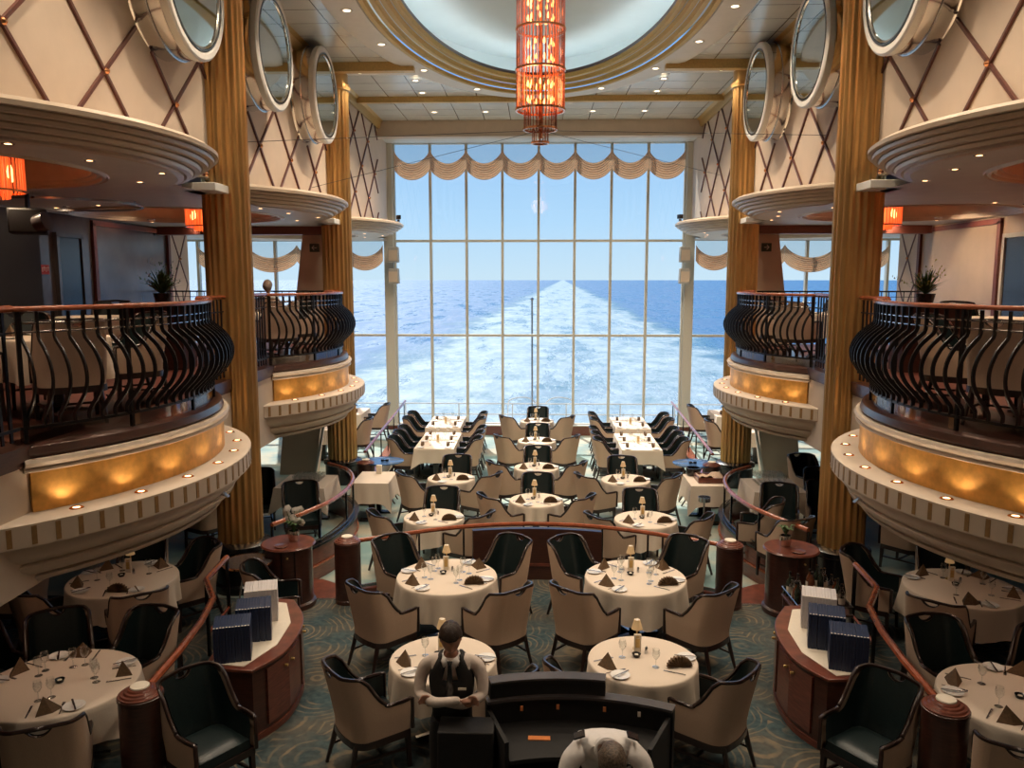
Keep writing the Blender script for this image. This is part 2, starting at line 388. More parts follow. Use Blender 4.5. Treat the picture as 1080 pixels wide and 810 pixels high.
# ------------------------------------------------------------------ shell walls
struct('wall_back', MB().box((0, -2.3, 4), (20, .2, 9.2)), 'cream_wall')
for s in (-1, 1):
    nm = SIDE[s]
    # upper lattice wall above the balconies
    struct('wall_' + nm, MB().box((s * (XW + .06), 10.25, 6.95), (.12, 25.1, 2.95)), 'cream_wall')
    struct('wall_outer_' + nm, MB().box((s * (XO + .1), 7.9, 1.4), (.2, 20.4, 3.1)), 'wood_dark')
    # upper deck outer wall
    struct('wall_upper_' + nm, MB().box((s * (XO + .1), 8.0, 4.1), (.2, 20.2, 2.4)), 'panel_grey' if s < 0 else 'panel_cream')  # left coloured dark, right cream, to put in how the light falls
    struct('wall_stub_' + nm, MB().box((s * 9.1, 18.0, 2.4), (2.2, .16, 5.9)), 'cream_wall')
    struct('wall_end_' + nm, MB().box((s * 10.3, 20.4, 2.4), (.16, 4.9, 5.9)), 'cream_wall')
    # upper deck slab and breast wall between the bays
    struct('floor_upper_' + nm, MB().box((s * 6.05, 7.3, 2.52), (3.66, 18.8, .74)), 'maroon')
    struct('trim_3' if s < 0 else 'trim_4', MB().box((s * 4.12, 7.15, 2.28), (.2, 19.0, 1.02)), 'cream_paint')
    k = MB(); k.box((s * 4.11, 7.15, 2.85), (.24, 19.0, .12)); k.box((s * 4.11, 7.15, 2.77), (.21, 19.0, .05))
    struct('trim_5' if s < 0 else 'trim_6', k, 'wood_dark')
    # upper deck ceiling beyond the bays and soffits with round recesses
    def soffit(y0, y1, yc, hole, name):
        mb = MB(); n = 96; inner = []; outer = []
        for i in range(n):
            a = 2 * pi * i / n; cx, cy = cos(a), sin(a)
            tx = ((BC - XW) / cx) if cx > 1e-6 else ((XO - BC) / -cx if cx < -1e-6 else 1e9)
            ty = ((y1 - yc) / cy) if cy > 1e-6 else ((yc - y0) / -cy if cy < -1e-6 else 1e9)
            t_ = min(tx, ty)
            if cx > 0 and 2.42 * cx > (BC - XW): t_ = 2.42
            elif cx > 0 and t_ == tx: t_ = tx
            inner.append((-BC + hole * cx, yc + hole * cy)); outer.append((-BC + t_ * cx, yc + t_ * cy))
        vs = [(p[0] * -s, p[1], 5.28) for p in inner] + [(p[0] * -s, p[1], 5.28) for p in outer]
        mb.add(vs, [(i, (i + 1) % n, n + (i + 1) % n, n + i) for i in range(n)])
        # corner fills
        for cx_, cy_ in ((-XO, y0), (-XO, y1), (-XW, y0), (-XW, y1)):
            a = atan2(cy_ - yc, cx_ + BC)
            d = hypot(cy_ - yc, cx_ + BC)
            a0 = a - 2 * pi / n; a1 = a + 2 * pi / n
            def on(aa):
                cx, cy = cos(aa), sin(aa)
                tx = ((BC - XW) / cx) if cx > 1e-6 else ((XO - BC) / -cx if cx < -1e-6 else 1e9)
                ty = ((y1 - yc) / cy) if cy > 1e-6 else ((yc - y0) / -cy if cy < -1e-6 else 1e9)
                q = min(tx, ty); return ((-BC + q * cx) * -s, yc + q * cy, 5.279)
            mb.add([on(a0), (cx_ * -s, cy_, 5.279), on(a1)], [(0, 1, 2)])
        return struct(name, mb, 'soffit', smooth=0, thick=0)
    for q, (bn, yc) in enumerate(BAYS.items()):
        y0 = {'near': -2.2, 'middle': YN, 'far': YF}[bn]; y1 = {'near': YN, 'middle': YF, 'far': 22.7}[bn]
        soffit(y0, y1, yc, 1.68, f'ceiling_{bn}_{nm}')
    struct('ceiling_void_' + nm, MB().box((s * 6.1, 10.25, 5.95), (3.7, 24.9, .1)), 'maroon')
    struct('ceiling_outer_' + nm, MB().box((s * 9.1, 20.4, 5.4), (2.5, 5, .1)), 'soffit')
    # lower ceiling under the deck is the slab itself; dark red beam across the soffit
    b_ = MB().box((s * 6.05, 16.75, 5.2), (3.6, .3, .16)); struct('trim_7' if s < 0 else 'trim_8', b_, 'maroon')
    # gold crown along the wall top
    k = MB().wall([(s * (XW - .005), -2.2), (s * (XW - .005), 21.3)], [(0, 8.06), (s * .05, 8.06), (s * .09, 8.12), (s * .10, 8.2), (s * .16, 8.25), (0, 8.25)])
    struct('trim_9' if s < 0 else 'trim_10', k, 'gold_trim')

# ------------------------------------------------------------------ main ceiling with elliptical dome
EA, EB, EY = 2.62, 5.62, 12.45
def ell(a, b_, n=120): return [(a * cos(2 * pi * i / n), EY + b_ * sin(2 * pi * i / n)) for i in range(n)]
def rect_hit(i, n, x1, y0, y1):
    a = 2 * pi * i / n; cx, cy = EA * cos(a), EB * sin(a)
    tx = x1 / abs(cx) if abs(cx) > 1e-6 else 1e9; ty = ((y1 - EY) if cy > 0 else (EY - y0)) / abs(cy) if abs(cy) > 1e-6 else 1e9
    q = min(tx, ty); return (cx * q, EY + cy * q)
n = 120; mb = MB(); inn = ell(EA + .42, EB + .42)
out = [rect_hit(i, n, XW + .05, -2.2, 21.4) for i in range(n)]
mb.add([(x, y, ZC) for x, y in inn] + [(x, y, ZC) for x, y in out], [(i, (i + 1) % n, n + (i + 1) % n, n + i) for i in range(n)])
for cx_, cy_ in ((-1, 21.4), (1, 21.4), (-1, -2.2), (1, -2.2)):
    c = (cx_ * (XW + .05), cy_); ds = sorted(range(n), key=lambda i: hypot(out[i][0] - c[0], out[i][1] - c[1]))[:2]
    mb.add([(out[ds[0]][0], out[ds[0]][1], ZC), (c[0], c[1], ZC), (out[ds[1]][0], out[ds[1]][1], ZC)], [(0, 1, 2)])
struct('ceiling', mb, 'tiles', smooth=0)
def ering(prof, m, name):
    mb = MB(); n = 160; k = len(prof); vs = []
    for i in range(n):
        a = 2 * pi * i / n
        for d, z in prof: vs.append(((EA + d) * cos(a), EY + (EB + d) * sin(a), z))
    fs = [(i * k + q, ((i + 1) % n) * k + q, ((i + 1) % n) * k + q + 1, i * k + q + 1) for i in range(n) for q in range(k - 1)]
    return mb.add(vs, fs)
struct('ceiling_ring', ering([(.55, 8.26), (.55, 8.2), (.42, 8.17), (.02, 8.17), (.0, 8.2)], 0, ''), 'white_paint', smooth=50)
rg = ering([(.0, 8.2), (-.02, 8.15), (-.09, 8.15), (-.10, 8.21), (-.12, 8.21)], 0, '')
for q in range(1, 4):
    z = 8.15 + q * .075; d = -.12 * q
    r2 = ering([(d, z + .05), (d - .02, z), (d - .10, z), (d - .11, z + .06), (d - .13, z + .07)], 0, ''); rg.add(r2.v, r2.f)
struct('trim_11', rg, 'gold_pale', smooth=60)
dk = ering([(-.485, 8.44), (-.49, 8.505), (-.478, 8.505), (-.473, 8.44)], 0, '')
struct('trim_12', dk, 'wood_dark')
mb = MB(); 
def domef(u, v):
    r = v; a = 2 * pi * u; return ((EA + .1) * r * cos(a), EY + (EB + .1) * r * sin(a), 8.86 + .30 * sqrt(max(0, 1 - r * r * .96)))
mb.grid(domef, 96, 14, cu=True)
wl = ering([(.10, 8.42), (.10, 8.93)], 0, ''); mb.add(wl.v, wl.f)
ld = ering([(.10, 8.44), (-.48, 8.44)], 0, ''); mb.add(ld.v, ld.f)
struct('ceiling_dome', mb, 'dome_paint', smooth=80)
# gold cross beams, interrupted by the dome ring
bm_ = MB()
bm_.box((0, 18.62, 8.19), (2 * XW, .12, .13))
for s in (-1, 1): bm_.box((s * (XW + 2.35) / 2, 15.75, 8.17), (XW - 2.35, .18, .17)); bm_.box((s * (XW + 2.3) / 2, 9.9, 8.17), (XW - 2.3, .18, .17))
struct('trim_13', bm_, 'gold_trim')
bm_ = MB()
for s in (-1, 1): bm_.box((s * (XW + 2.35) / 2, 16.15, 8.225), (XW - 2.3, .62, .05))
struct('trim_14', bm_, 'white_paint')
# header beam and window soffit
struct('trim_15', MB().box((0, 21.42, 8.07), (2 * XW + .1, .24, .40)).box((0, 21.40, 7.86), (2 * XW + .3, .3, .04)), 'cream_paint')
struct('ceiling_window', MB().box((0, 22.2, 7.95), (2 * XW + .6, 1.5, .08)), 'white_paint')
# ------------------------------------------------------------------ lattice on the upper walls
rows = [5.50, 6.18, 6.85, 7.52, 8.19]
def lattice(s, y0, y1, ynode, z0, z1, name, label, X=XW, step=1.5, cut_=None):
    th = thing(name, label, 'wall lattice', (s * X, (y0 + y1) / 2, z0))
    sp_ = []; zz = rows if X == XW else [z0 + i * (z1 - z0) / 4 for i in range(5)]
    ymid = (y0 + y1) / 2; h = step / 2
    k0 = -14
    for i in range(-14, 15):
        for j in range(len(zz) - 1):
            for dr in (-1, 1):
                ya = ynode + (i + (0 if j % 2 else .5)) * step; yb = ya + dr * h
                za, zb = zz[j], zz[j + 1]
                # clip to [y0,y1]
                if max(ya, yb) <= y0 or min(ya, yb) >= y1: continue
                pa, pb = (ya, za), (yb, zb)
                def clip(p, q, lim):
                    u = (lim - p[0]) / (q[0] - p[0]); return (lim, p[1] + (q[1] - p[1]) * u)
                if cut_:
                    pass
                if ya < y0: pa = clip(pa, pb, y0)
                if yb < y0: pb = clip(pb, pa, y0)
                if ya > y1: pa = clip(pa, pb, y1)
                if yb > y1: pb = clip(pb, pa, y1)
                nn_ = 30; run = None
                def inside(p): return X == XW and any(hypot(p[0] - py_, p[1] - 7.42) < .825 for py_ in (9.15, 11.87, 14.65))
                P_ = [(pa[0] + (pb[0] - pa[0]) * k / nn_, pa[1] + (pb[1] - pa[1]) * k / nn_) for k in range(nn_ + 1)]
                for k in range(nn_ + 1):
                    ok = not inside(P_[k])
                    if ok and run is None: run = k
                    if run is not None and (not ok or k == nn_):
                        e_ = k if ok else k - 1
                        if e_ > run: obj('strip', MB().bar((-s * .012, P_[run][0] - ymid, P_[run][1] - z0), (-s * .012, P_[e_][0] - ymid, P_[e_][1] - z0), .034, .03, up=(1, 0, 0)), 'lattice', th)
                        run = None
            ya = ynode + (i + (0 if j % 2 else .5)) * step
            if y0 + .05 < ya < y1 - .05 and not (X == XW and any(hypot(ya - py_, zz[j] - 7.42) < .86 for py_ in (9.15, 11.87, 14.65))):
                sp_.append((-s * .035, ya - ymid, zz[j] - z0))
    st0 = None
    for p in sp_:
        if st0 is None: st0 = obj('stud', MB().lathe([(0, .028), (.018, .024), (.03, .01), (.032, 0)], 12).xf(Matrix.Rotation(-s * pi / 2, 4, 'Y')), 'copper', th, p)
        else: o = st0.copy(); COL.objects.link(o); o.location = p
    return th
for s in (-1, 1):
    sd_ = SIDE[s]
    lattice(s, -2.0, YN - .25, 7.9, 5.5, 8.2, 'wall_lattice', f'dark crossed strips with copper studs on the {sd_} wall before the near column')
    lattice(s, YN + .25, YF - .25, 13.73, 5.5, 8.2, 'wall_lattice', f'dark crossed strips with copper studs on the {sd_} wall between the two columns')
    lattice(s, YF + .25, 21.25, 18.53, 5.5, 8.2, 'wall_lattice', f'narrow looking crossed strips on the {sd_} wall beside the big window')
    lattice(s, 17.3, 18.0, 17.65, 3.0, 5.2, 'wall_lattice', f'crossed strips on the {sd_} upper deck wall behind the potted plant', X=XO - .01, step=.7)

# ------------------------------------------------------------------ portholes
def porthole():
    th = thing('porthole', '', 'porthole')
    n = 48
    def ring(prof):   # profile (radius, depth) axis along +x
        mb = MB(); k = len(prof); vs = [(d, r * cos(2 * pi * i / n), r * sin(2 * pi * i / n)) for i in range(n) for r, d in prof]
        return mb.add(vs, [(i * k + q, ((i + 1) % n) * k + q, ((i + 1) % n) * k + q + 1, i * k + q + 1) for i in range(n) for q in range(k - 1)])
    obj('drum', ring([(.81, 0), (.80, .02), (.80, .08), (.80, .32)]), 'mirror_steel', th)
    obj('rim', ring([(.80, .32), (.815, .34), (.815, .41), (.79, .43), (.73, .43), (.71, .41)]), 'white_paint', th)
    g = obj('gasket', ring([(.71, .41), (.71, .43), (.685, .43), (.685, .40)]), 'black', th)
    obj('bezel', ring([(.685, .40), (.68, .425), (.66, .42), (.65, .39)]), 'mirror_steel', th)
    mb = MB(); mb.add([(.36 + .045, 0.655 * cos(2 * pi * i / n), 0.655 * sin(2 * pi * i / n)) for i in range(n)], [tuple(range(n))])
    obj('glass', mb, 'porthole_glass', th)
    mb = MB(); mb.tube([(.18, .81 * cos(a), .81 * sin(a)) for a in [i * pi / 24 for i in range(0, 49)]], .012, 6)
    obj('seam', mb, 'steel', th)
    return th
P = Proto(porthole())
for s in (-1, 1):
    for i, y in enumerate((9.15, 11.87, 14.65)):
        ww = ('cut off by the top edge of the picture', 'middle one of three', 'furthest one of three')[i]
        P.put((s * XW, y, 7.42), 0 if s < 0 else pi, f'round chrome porthole on the {SIDE[s]} wall, {ww}')

# ------------------------------------------------------------------ columns
def column(x, y, z0, label):
    th = thing('column', label, 'column', (x, y, z0))
    n = 20; per = 8; R = .30
    pr_ = []
    for i in range(n):
        for k in range(per):
            u = (k + .5) / per; rr = R - .030 * max(0, sin(pi * (u * 1.25 - .125)))
            pr_.append((rr, 2 * pi * (i + (k / per)) / n))
    zs = [.66, .70, 4.2, 7.75, 7.8]; hh = ZC - z0
    zs = [.64, hh - .45, hh - .38]
    mb = MB(); m_ = len(pr_)
    for zi, z in enumerate(zs):
        for r, a in pr_:
            rr = r if zi < 2 else R + .01
            mb.v.append((rr * cos(a), rr * sin(a), z))
    for zi in range(2):
        for i in range(m_): mb.f.append((zi * m_ + i, zi * m_ + (i + 1) % m_, (zi + 1) * m_ + (i + 1) % m_, (zi + 1) * m_ + i))
    obj('shaft', mb, 'gold', th, smooth=50)
    obj('capital', MB().lathe([(.30, hh - .38), (.335, hh - .36), (.345, hh - .28), (.30, hh - .2), (.30, hh)], 32), 'gold', th, smooth=50)
    obj('plinth', MB().lathe([(0, 0), (.40, 0), (.40, .10), (.36, .13), (.36, .55), (.39, .58), (.39, .64), (.31, .68), (0, .68)], 36), 'black', th)
for s in (-1, 1):
    column(s * 4.07, YN, 0, f'tall fluted gold column on a black plinth, nearer one on the {SIDE[s]}')
    column(s * 4.07, YF, ZF, f'tall fluted gold column on a black plinth, further one on the {SIDE[s]}')

# ------------------------------------------------------------------ bow fronted balconies, canopies and railings
TH = radians(44)
def balcony():
    th = thing('balcony', '', 'balcony')
    def A(prof, a, n=48, caps=True): return MB().lathe(prof, n, (0, 0, 0), -radians(a), radians(a), caps)
    obj('kerb', A([(1.6, 2.80), (2.74, 2.80), (2.76, 2.83), (2.74, 2.89), (2.70, 2.91), (1.6, 2.91)], 41.5), 'wood_dark', th)
    obj('moulding', A([(2.5, 2.69), (2.765, 2.69), (2.80, 2.705), (2.775, 2.725), (2.80, 2.75), (2.815, 2.775), (2.80, 2.80), (2.5, 2.80)], 41), 'cream_paint', th, smooth=50)
    obj('gold_panel', A([(2.6, 2.36), (2.75, 2.36), (2.75, 2.70), (2.6, 2.70)], 40, 60), 'gold_panel', th)
    obj('light_tray', A([(2.0, 2.37), (3.00, 2.37), (3.03, 2.355), (3.03, 2.18), (2.97, 2.165), (2.0, 2.165)], 46.5), 'cream_paint', th)
    sl = None
    for i in range(-14, 15):
        a = i * radians(46.5) / 14.5
        if sl is None: sl = obj('slot', MB().box((3.028, 0, 2.268), (.012, .038, .145)), 'slot_gold', th); q = sl
        else: q = sl.copy(); COL.objects.link(q)
        q.rotation_euler = (0, 0, a)
    obj('bowl', A([(2.5, 2.17), (2.95, 2.165), (2.95, 2.10), (2.88, 2.02), (2.82, 1.985), (2.86, 1.975), (2.84, 1.93), (2.76, 1.87), (2.70, 1.85), (2.74, 1.84), (2.72, 1.80), (2.62, 1.77), (2.3, 1.765), (2.0, 1.765)], 46.5), 'cream_paint', th, smooth=50)
    for i in range(-3, 4):
        a = i * radians(11.5); p = (2.885 * cos(a), 2.885 * sin(a), 2.372)
        q = obj('tray_lamp', MB().lathe([(.030, .006), (.050, .006), (.056, .0)], 16), 'copper', th, p)
        obj('lens', MB().lathe([(0, .004), (.03, .004)], 12), 'lens', q)
        lamp('tray_light', 'SPOT', (2.90 * cos(a), 2.90 * sin(a), 2.385), K_TRAY, WARM, .03, spot=radians(125), parent=th).rotation_euler = (0, pi - radians(14), a)
    obj('spot_projector', MB().add([(2.84, -.05, 2.08), (2.84, .05, 2.08), (2.98, .03, 2.02), (2.98, -.03, 2.02), (2.84, 0, 2.15)], [(0, 1, 2, 3), (0, 4, 1), (1, 4, 2), (2, 4, 3), (3, 4, 0)]), 'steel', th)
    return th
def railing():
    th = thing('balcony_railing', '', 'railing')
    a0 = radians(40.5); n = 48; RR = 2.66
    prof = [(.030, 3.955), (.035, 3.975), (.02, 3.995), (-.02, 3.995), (-.035, 3.975), (-.03, 3.955)]
    obj('handrail', MB().lathe([(RR + r, z) for r, z in prof] + [(RR + prof[0][0], prof[0][1])], n, (0, 0, 0), -a0, a0, True), 'rail_wood', th, smooth=60)
    for z in (3.86, 3.79):
        obj('wire_rail', MB().tube([(RR * cos(-a0 + 2 * a0 * i / 40), RR * sin(-a0 + 2 * a0 * i / 40), z) for i in range(41)], .009, 6), 'steel', th)
    obj('bottom_rail', MB().lathe([(RR - .012, 3.02), (RR + .012, 3.02), (RR + .012, 3.045), (RR - .012, 3.045), (RR - .012, 3.02)], n, (0, 0, 0), -a0, a0, True), 'iron', th)
    obj('toe_glass', MB().lathe([(RR, 2.91), (RR, 3.02)], n, (0, 0, 0), -a0, a0), 'smoked', th)
    # bulging flat baluster in the x-z plane
    cl_ = [(RR, 3.03), (RR, 3.10), (RR + .06, 3.17), (RR + .16, 3.27), (RR + .215, 3.38), (RR + .21, 3.50), (RR + .14, 3.62), (RR + .05, 3.70), (RR, 3.76), (RR, 3.95)]
    cl_ = smoothpath(cl_, 3)
    mb = MB(); w = .006
    for i, (r, z) in enumerate(cl_):
        p, q = cl_[max(0, i - 1)], cl_[min(len(cl_) - 1, i + 1)]; d = Vector((q[0] - p[0], q[1] - p[1])).normalized(); nx, nz = d.y, -d.x
        h = .019
        for a, b_ in ((-w, -h), (w, -h), (w, h), (-w, h)): mb.v.append((r + nx * b_, a, z + nz * b_))
    for i in range(len(cl_) - 1):
        for k in range(4): mb.f.append((i * 4 + k, i * 4 + (k + 1) % 4, i * 4 + 4 + (k + 1) % 4, i * 4 + 4 + k))
    bal = obj('baluster', mb, 'iron', th, smooth=50)
    m_ = 31
    for i in range(m_):
        a = -a0 + 2 * a0 * (i + .5) / m_
        if i == 0: b2 = bal
        else: b2 = bal.copy(); COL.objects.link(b2)
        b2.rotation_euler = (0, 0, a)
    for i in range(5):
        a = -a0 * .98 + 2 * a0 * .98 * i / 4
        obj('post', MB().box((RR * cos(a), RR * sin(a), 3.43), (.03, .03, 1.06), a), 'iron', th)
    # straight returns towards the columns
    for q in (-1, 1):
        x0, y0 = RR * cos(a0), RR * sin(a0) * q
        x1, y1 = BC - 4.06, q * 2.62
        obj('handrail', MB().tube([(x0, y0, 3.975), (x1 + .0, y0 + q * .3, 3.975), (x1, y1, 3.975)], .03, 8), 'rail_wood', th)
        mb = MB(); mb.bar((x0, y0, 3.79), (x1, y1, 3.79), .015); mb.bar((x0, y0, 3.035), (x1, y1, 3.035), .025)
        for k in range(1, 8):
            u = k / 8; mb.box((x0 + (x1 - x0) * u, y0 + (y1 - y0) * u, 3.45), (.014, .03, 1.02))
        obj('return_panel', mb, 'iron', th)
    return th
def canopy():
    th = thing('canopy', '', 'canopy')
    prof = []
    r0, z0, r1, z1 = 2.82, 5.52, 2.47, 5.29
    ns = 5
    prof = [(1.8, 5.58), (2.65, 5.58), (2.76, 5.57), (2.82, 5.53)]
    for i in range(ns):
        u = i / ns; r = r0 + (r1 - r0) * u ** 1.3; z = z0 + (z1 - z0) * u
        u2 = (i + .75) / ns; rb = r0 + (r1 - r0) * u2 ** 1.3; zb = z0 + (z1 - z0) * u2
        prof += [(r, z), ((r + rb) / 2 + .016, (z + zb) / 2 - .012), (rb, zb), (rb - .03, zb + .012)]
    prof += [(2.46, 5.285), (2.40, 5.277)]
    obj('reeded_fascia', MB().lathe(prof, 64, (0, 0, 0), -radians(47), radians(47)), 'reed', th, smooth=25)
    ring = []
    for k in range(3):
        r = 1.70 - k * .05; z = 5.262 + k * .03
        ring += [(r, z + .02), (r - .01, z), (r - .04, z), (r - .05, z + .02)]
    obj('recess_moulding', MB().lathe([(1.73, 5.28), (1.72, 5.262)] + ring + [(1.56, 5.6)], 64), 'reed', th, smooth=50)
    obj('recess_panel', MB().lathe([(0, 5.58), (1.57, 5.58)], 48), 'maroon', th)
    for i in range(8):
        a = radians(-36 + 72 * i / 3) if i < 4 else radians(100 + 45 * (i - 4)); rr = 2.05 if i % 2 else 2.3
        if i >= 4: rr = 1.95; a = radians([100, 128, 232, 260][i - 4])
        q = obj('downlight', MB().lathe([(.028, 0), (.045, -.004), (.052, 0)], 14), 'steel', th, (rr * cos(a), rr * sin(a), 5.277))
        obj('lens', MB().lathe([(0, -.002), (.028, -.002)], 10), 'lens', q)
        if i in (0, 1, 2, 3, 4, 7): lamp('downlight_spot', 'SPOT', (rr * cos(a), rr * sin(a), 5.26), K_SOFF, WARM, .04, (0, 0, 0), radians(130), th)
    return th
def small_chandelier():
    th = thing('drum_chandelier', '', 'chandelier')
    obj('mount', MB().lathe([(0, .60), (.05, .60), (.05, .50), (.30, .48), (.36, .42), (.36, .40), (0, .40)], 32), 'copper', th)
    rods = MB()
    for i in range(44):
        a = 2 * pi * i / 44; rods.tube([(.36 * cos(a), .36 * sin(a), .0), (.36 * cos(a), .36 * sin(a), .42)], .011, 5)
    for i in range(28):
        a = 2 * pi * i / 28; rods.tube([(.22 * cos(a), .22 * sin(a), -.06), (.22 * cos(a), .22 * sin(a), .42)], .011, 5)
    obj('crystal_rods', rods, 'crystal_lit', th)
    obj('hoop', MB().lathe([(.355, 0), (.38, 0), (.38, .02), (.355, .02), (.355, 0)], 32).lathe([(.355, .38), (.38, .38), (.38, .40), (.355, .40), (.355, .38)], 32), 'copper', th)
    for i in range(6):
        a = 2 * pi * i / 6; obj('bulb', MB().lathe([(0, .12), (.025, .14), (.03, .2), (.015, .26), (0, .28)], 8), 'bulb', th, (.28 * cos(a), .28 * sin(a), 0))
    lamp('chandelier_light', 'POINT', (0, 0, .2), 5, WARMER, .2, parent=th)
    return th
B, R_, Cn, SCh = Proto(balcony()), Proto(railing()), Proto(canopy()), Proto(small_chandelier())
def pput(P_, loc, rz, label):
    return P_.put(loc, rz, label)
LAMPKIDS = True
for s in (-1, 1):
    rz = 0 if s < 0 else pi
    for bn, yc in BAYS.items():
        pput(Cn, (s * BC, yc, 0), rz, f'reeded half round canopy over the {bn} bay on the {SIDE[s]}')
        if bn == 'far': continue
        pput(B, (s * BC, yc, 0), rz, f'bow fronted balcony with lit gold band, {"nearer" if bn == "near" else "further"} one on the {SIDE[s]}')
        pput(R_, (s * BC, yc, 0), rz, f'bulging black balcony railing with wooden handrail, {"nearer" if bn == "near" else "further"} one on the {SIDE[s]}')
        pput(SCh, (s * 5.6, yc + (.3 if bn == 'near' else 0), 5.08), 0, f'glowing orange drum chandelier over the {"nearer" if bn == "near" else "further"} {SIDE[s]} balcony')
    # white brackets where canopies meet the columns
    for y in (YN, YF):
        o = obj('bracket', MB().box((s * 4.15, y - .42, 5.33), (.42, .5, .1)), 'white_paint', bevel=.01)
        tag(o, f'white bracket joining canopy and {"nearer" if y == YN else "further"} {SIDE[s]} column', 'bracket')
    # inner rail at the deck end near the stern
    th = thing('deck_end_railing', f'low black railing at the window end of the {SIDE[s]} upper deck', 'railing', (s * 6.1, 16.78, 2.9))
    obj('handrail', MB().bar((-1.8, 0, 1.06), (1.8, 0, 1.06), .05, .03), 'black', th)
    mb = MB(); mb.bar((-1.8, 0, .95), (1.8, 0, .95), .012)
    for i in range(25): mb.bar((-1.8 + i * .15, 0, 0), (-1.8 + i * .15, 0, 1.05), .014)
    obj('bars', mb, 'black', th)
    # slanted cream pillar with exit sign
    th = thing('slanted_pillar', f'tapering cream pillar beside the further gold column on the {SIDE[s]}', 'pillar', (s * 5.2, 17.1, 0))
    mb = MB(); q = -s
    xs = [(-5.62, -4.85, ZF), (-5.28, -4.40, 2.9), (-5.10, -4.38, 3.9), (-4.90, -4.36, 5.35)]
    for a, b_, z in xs:
        for xx, yy in ((a, -.15), (b_, -.15), (b_, .2), (a, .2)): mb.v.append((xx * q - s * 5.2, yy, z))
    for i in range(3):
        for k in range(4): mb.f.append((i * 4 + k, i * 4 + (k + 1) % 4, i * 4 + 4 + (k + 1) % 4, i * 4 + 4 + k))
    obj('body', mb, 'cream_wall', th)
    mb = MB(); mb.bar((-4.82 * q - s * 5.2, -.16, 0), (-4.38 * q - s * 5.2, -.16, 2.2), .05, .05)
    obj('edge_strip', mb, 'white_paint', th)
    ex = thing('exit_sign', f'small dark green arrow sign on the {SIDE[s]} slanted pillar', 'sign', (s * 4.68, 16.93, 4.86))
    obj('plate', MB().box((0, 0, 0), (.2, .02, .17)), 'sign_green', ex)
    ar = MB(); ar.bar((-.05 * s, -.012, 0), (.05 * s, -.012, 0), .012, .004, up=(0, 1, 0)); ar.bar((.05 * s, -.012, 0), (.005 * s, -.012, .045), .012, .004, up=(0, 1, 0)); ar.bar((.05 * s, -.012, 0), (.005 * s, -.012, -.045), .012, .004, up=(0, 1, 0))
    obj('arrow', ar, 'white_paint', ex)

# ------------------------------------------------------------------ stern windows
def window(idx, xs, zs, w=.07, heavy=()):
    fr = MB(); x0, x1 = xs[0], xs[-1]; z0, z1 = zs[0], zs[-1]
    for x in xs: fr.box((x, YS, (z0 + z1) / 2), (.28 if x in heavy else w, .14, z1 - z0))
    for z in zs: fr.box(((x0 + x1) / 2, YS + .002, z), (x1 - x0, .12, .065))
    o = struct(f'window_{idx}', fr, 'mull')
    for i in range(len(xs) - 1):
        for j in range(len(zs) - 1):
            g_ = MB(); a, b_, c, d = xs[i], xs[i + 1], zs[j], zs[j + 1]
            g_.add([(a, YS, c), (b_, YS, c), (b_, YS, d), (a, YS, d)], [(0, 1, 2, 3)])
            obj('pane', g_, 'pane', o, smooth=0)
window(1, [-4.12] + [-3 + i for i in range(7)] + [4.12], [.10, 2.64, 5.27, 7.93], heavy=(-4.12, 4.12))
window(2, [-10.2, -9.6, -8.5, -7.4, -6.3, -5.27, -4.12], [.10, 2.64, 5.3])
window(3, [4.12, 5.27, 6.3, 7.4, 8.5, 9.6, 10.2], [.10, 2.64, 5.3])
# extend the left/right column fascia above the side windows
for s in (-1, 1):
    struct('wall_stern_' + SIDE[s], MB().box((s * 7.3, YS, 6.8), (6.0, .14, 2.9)), 'cream_wall')
    struct('trim_16' if s < 0 else 'trim_17', MB().box((s * 4.16, YS - .12, 3.9), (.26, .12, 8.0)), 'mull')
struct('wall_stern', MB().box((0, 22.62, -.04), (20.4, .34, .26)), 'wood')
struct('trim_18', MB().box((0, 22.55, .1), (20.4, .2, .03)), 'mull')
# curtains
def swag(w, ztj, ztm, zbj, zbm, folds=7):
    mb = MB()
    def f(u, v):
        k = (4 * u * (1 - u)) ** .75; zt = ztj + (ztm - ztj) * k; zb = zbj + (zbm - zbj) * k
        d = .06 * k * (.4 + sin(pi * v)) + .018 * sin(v * folds * 2 * pi + u * 1.5) * (.3 + k)
        return ((u - .5) * w, -d, zt + (zb - zt) * v)
    return mb.grid(f, 20, 36)
def curtain(x0, x1, n, ztj, ztm, zbj, zbm, ztop, label):
    th = thing('festoon_curtain', label, 'curtain', ((x0 + x1) / 2, 22.45, zbm))
    w = (x1 - x0) / n
    for i in range(n):
        x = x0 + (i + .5) * w - (x0 + x1) / 2
        obj('swag', swag(w, ztj - zbm, ztm - zbm, zbj - zbm, 0), 'drape', th, (x, 0, 0), smooth=80)
        sh = MB()
        def g_(u, v):
            k = (4 * u * (1 - u)) ** .75; return ((u - .5) * w, -.01 + .008 * sin(u * 40), (ztop - zbm) + ((ztj + (ztm - ztj) * k) - ztop) * v)
        obj('sheer', sh.grid(g_, 20, 2), 'sheer', th, (x, 0, 0), smooth=80)
    return th
curtain(-3.95, 3.95, 8, 7.70, 7.33, 7.20, 6.89, 7.9, 'peach scalloped curtain of eight swags across the top of the big window')
for s in (-1, 1):
    a, b_ = sorted((s * 4.3, s * 5.3)); curtain(a, b_, 1, 5.15, 4.84, 4.72, 4.45, 5.27, f'single peach swag beside the big window, {SIDE[s]} of it')
    a, b_ = sorted((s * 5.3, s * 9.5)); curtain(a, b_, 3, 5.15, 4.80, 4.70, 4.40, 5.27, f'row of peach swags on the {SIDE[s]} upper deck windows')
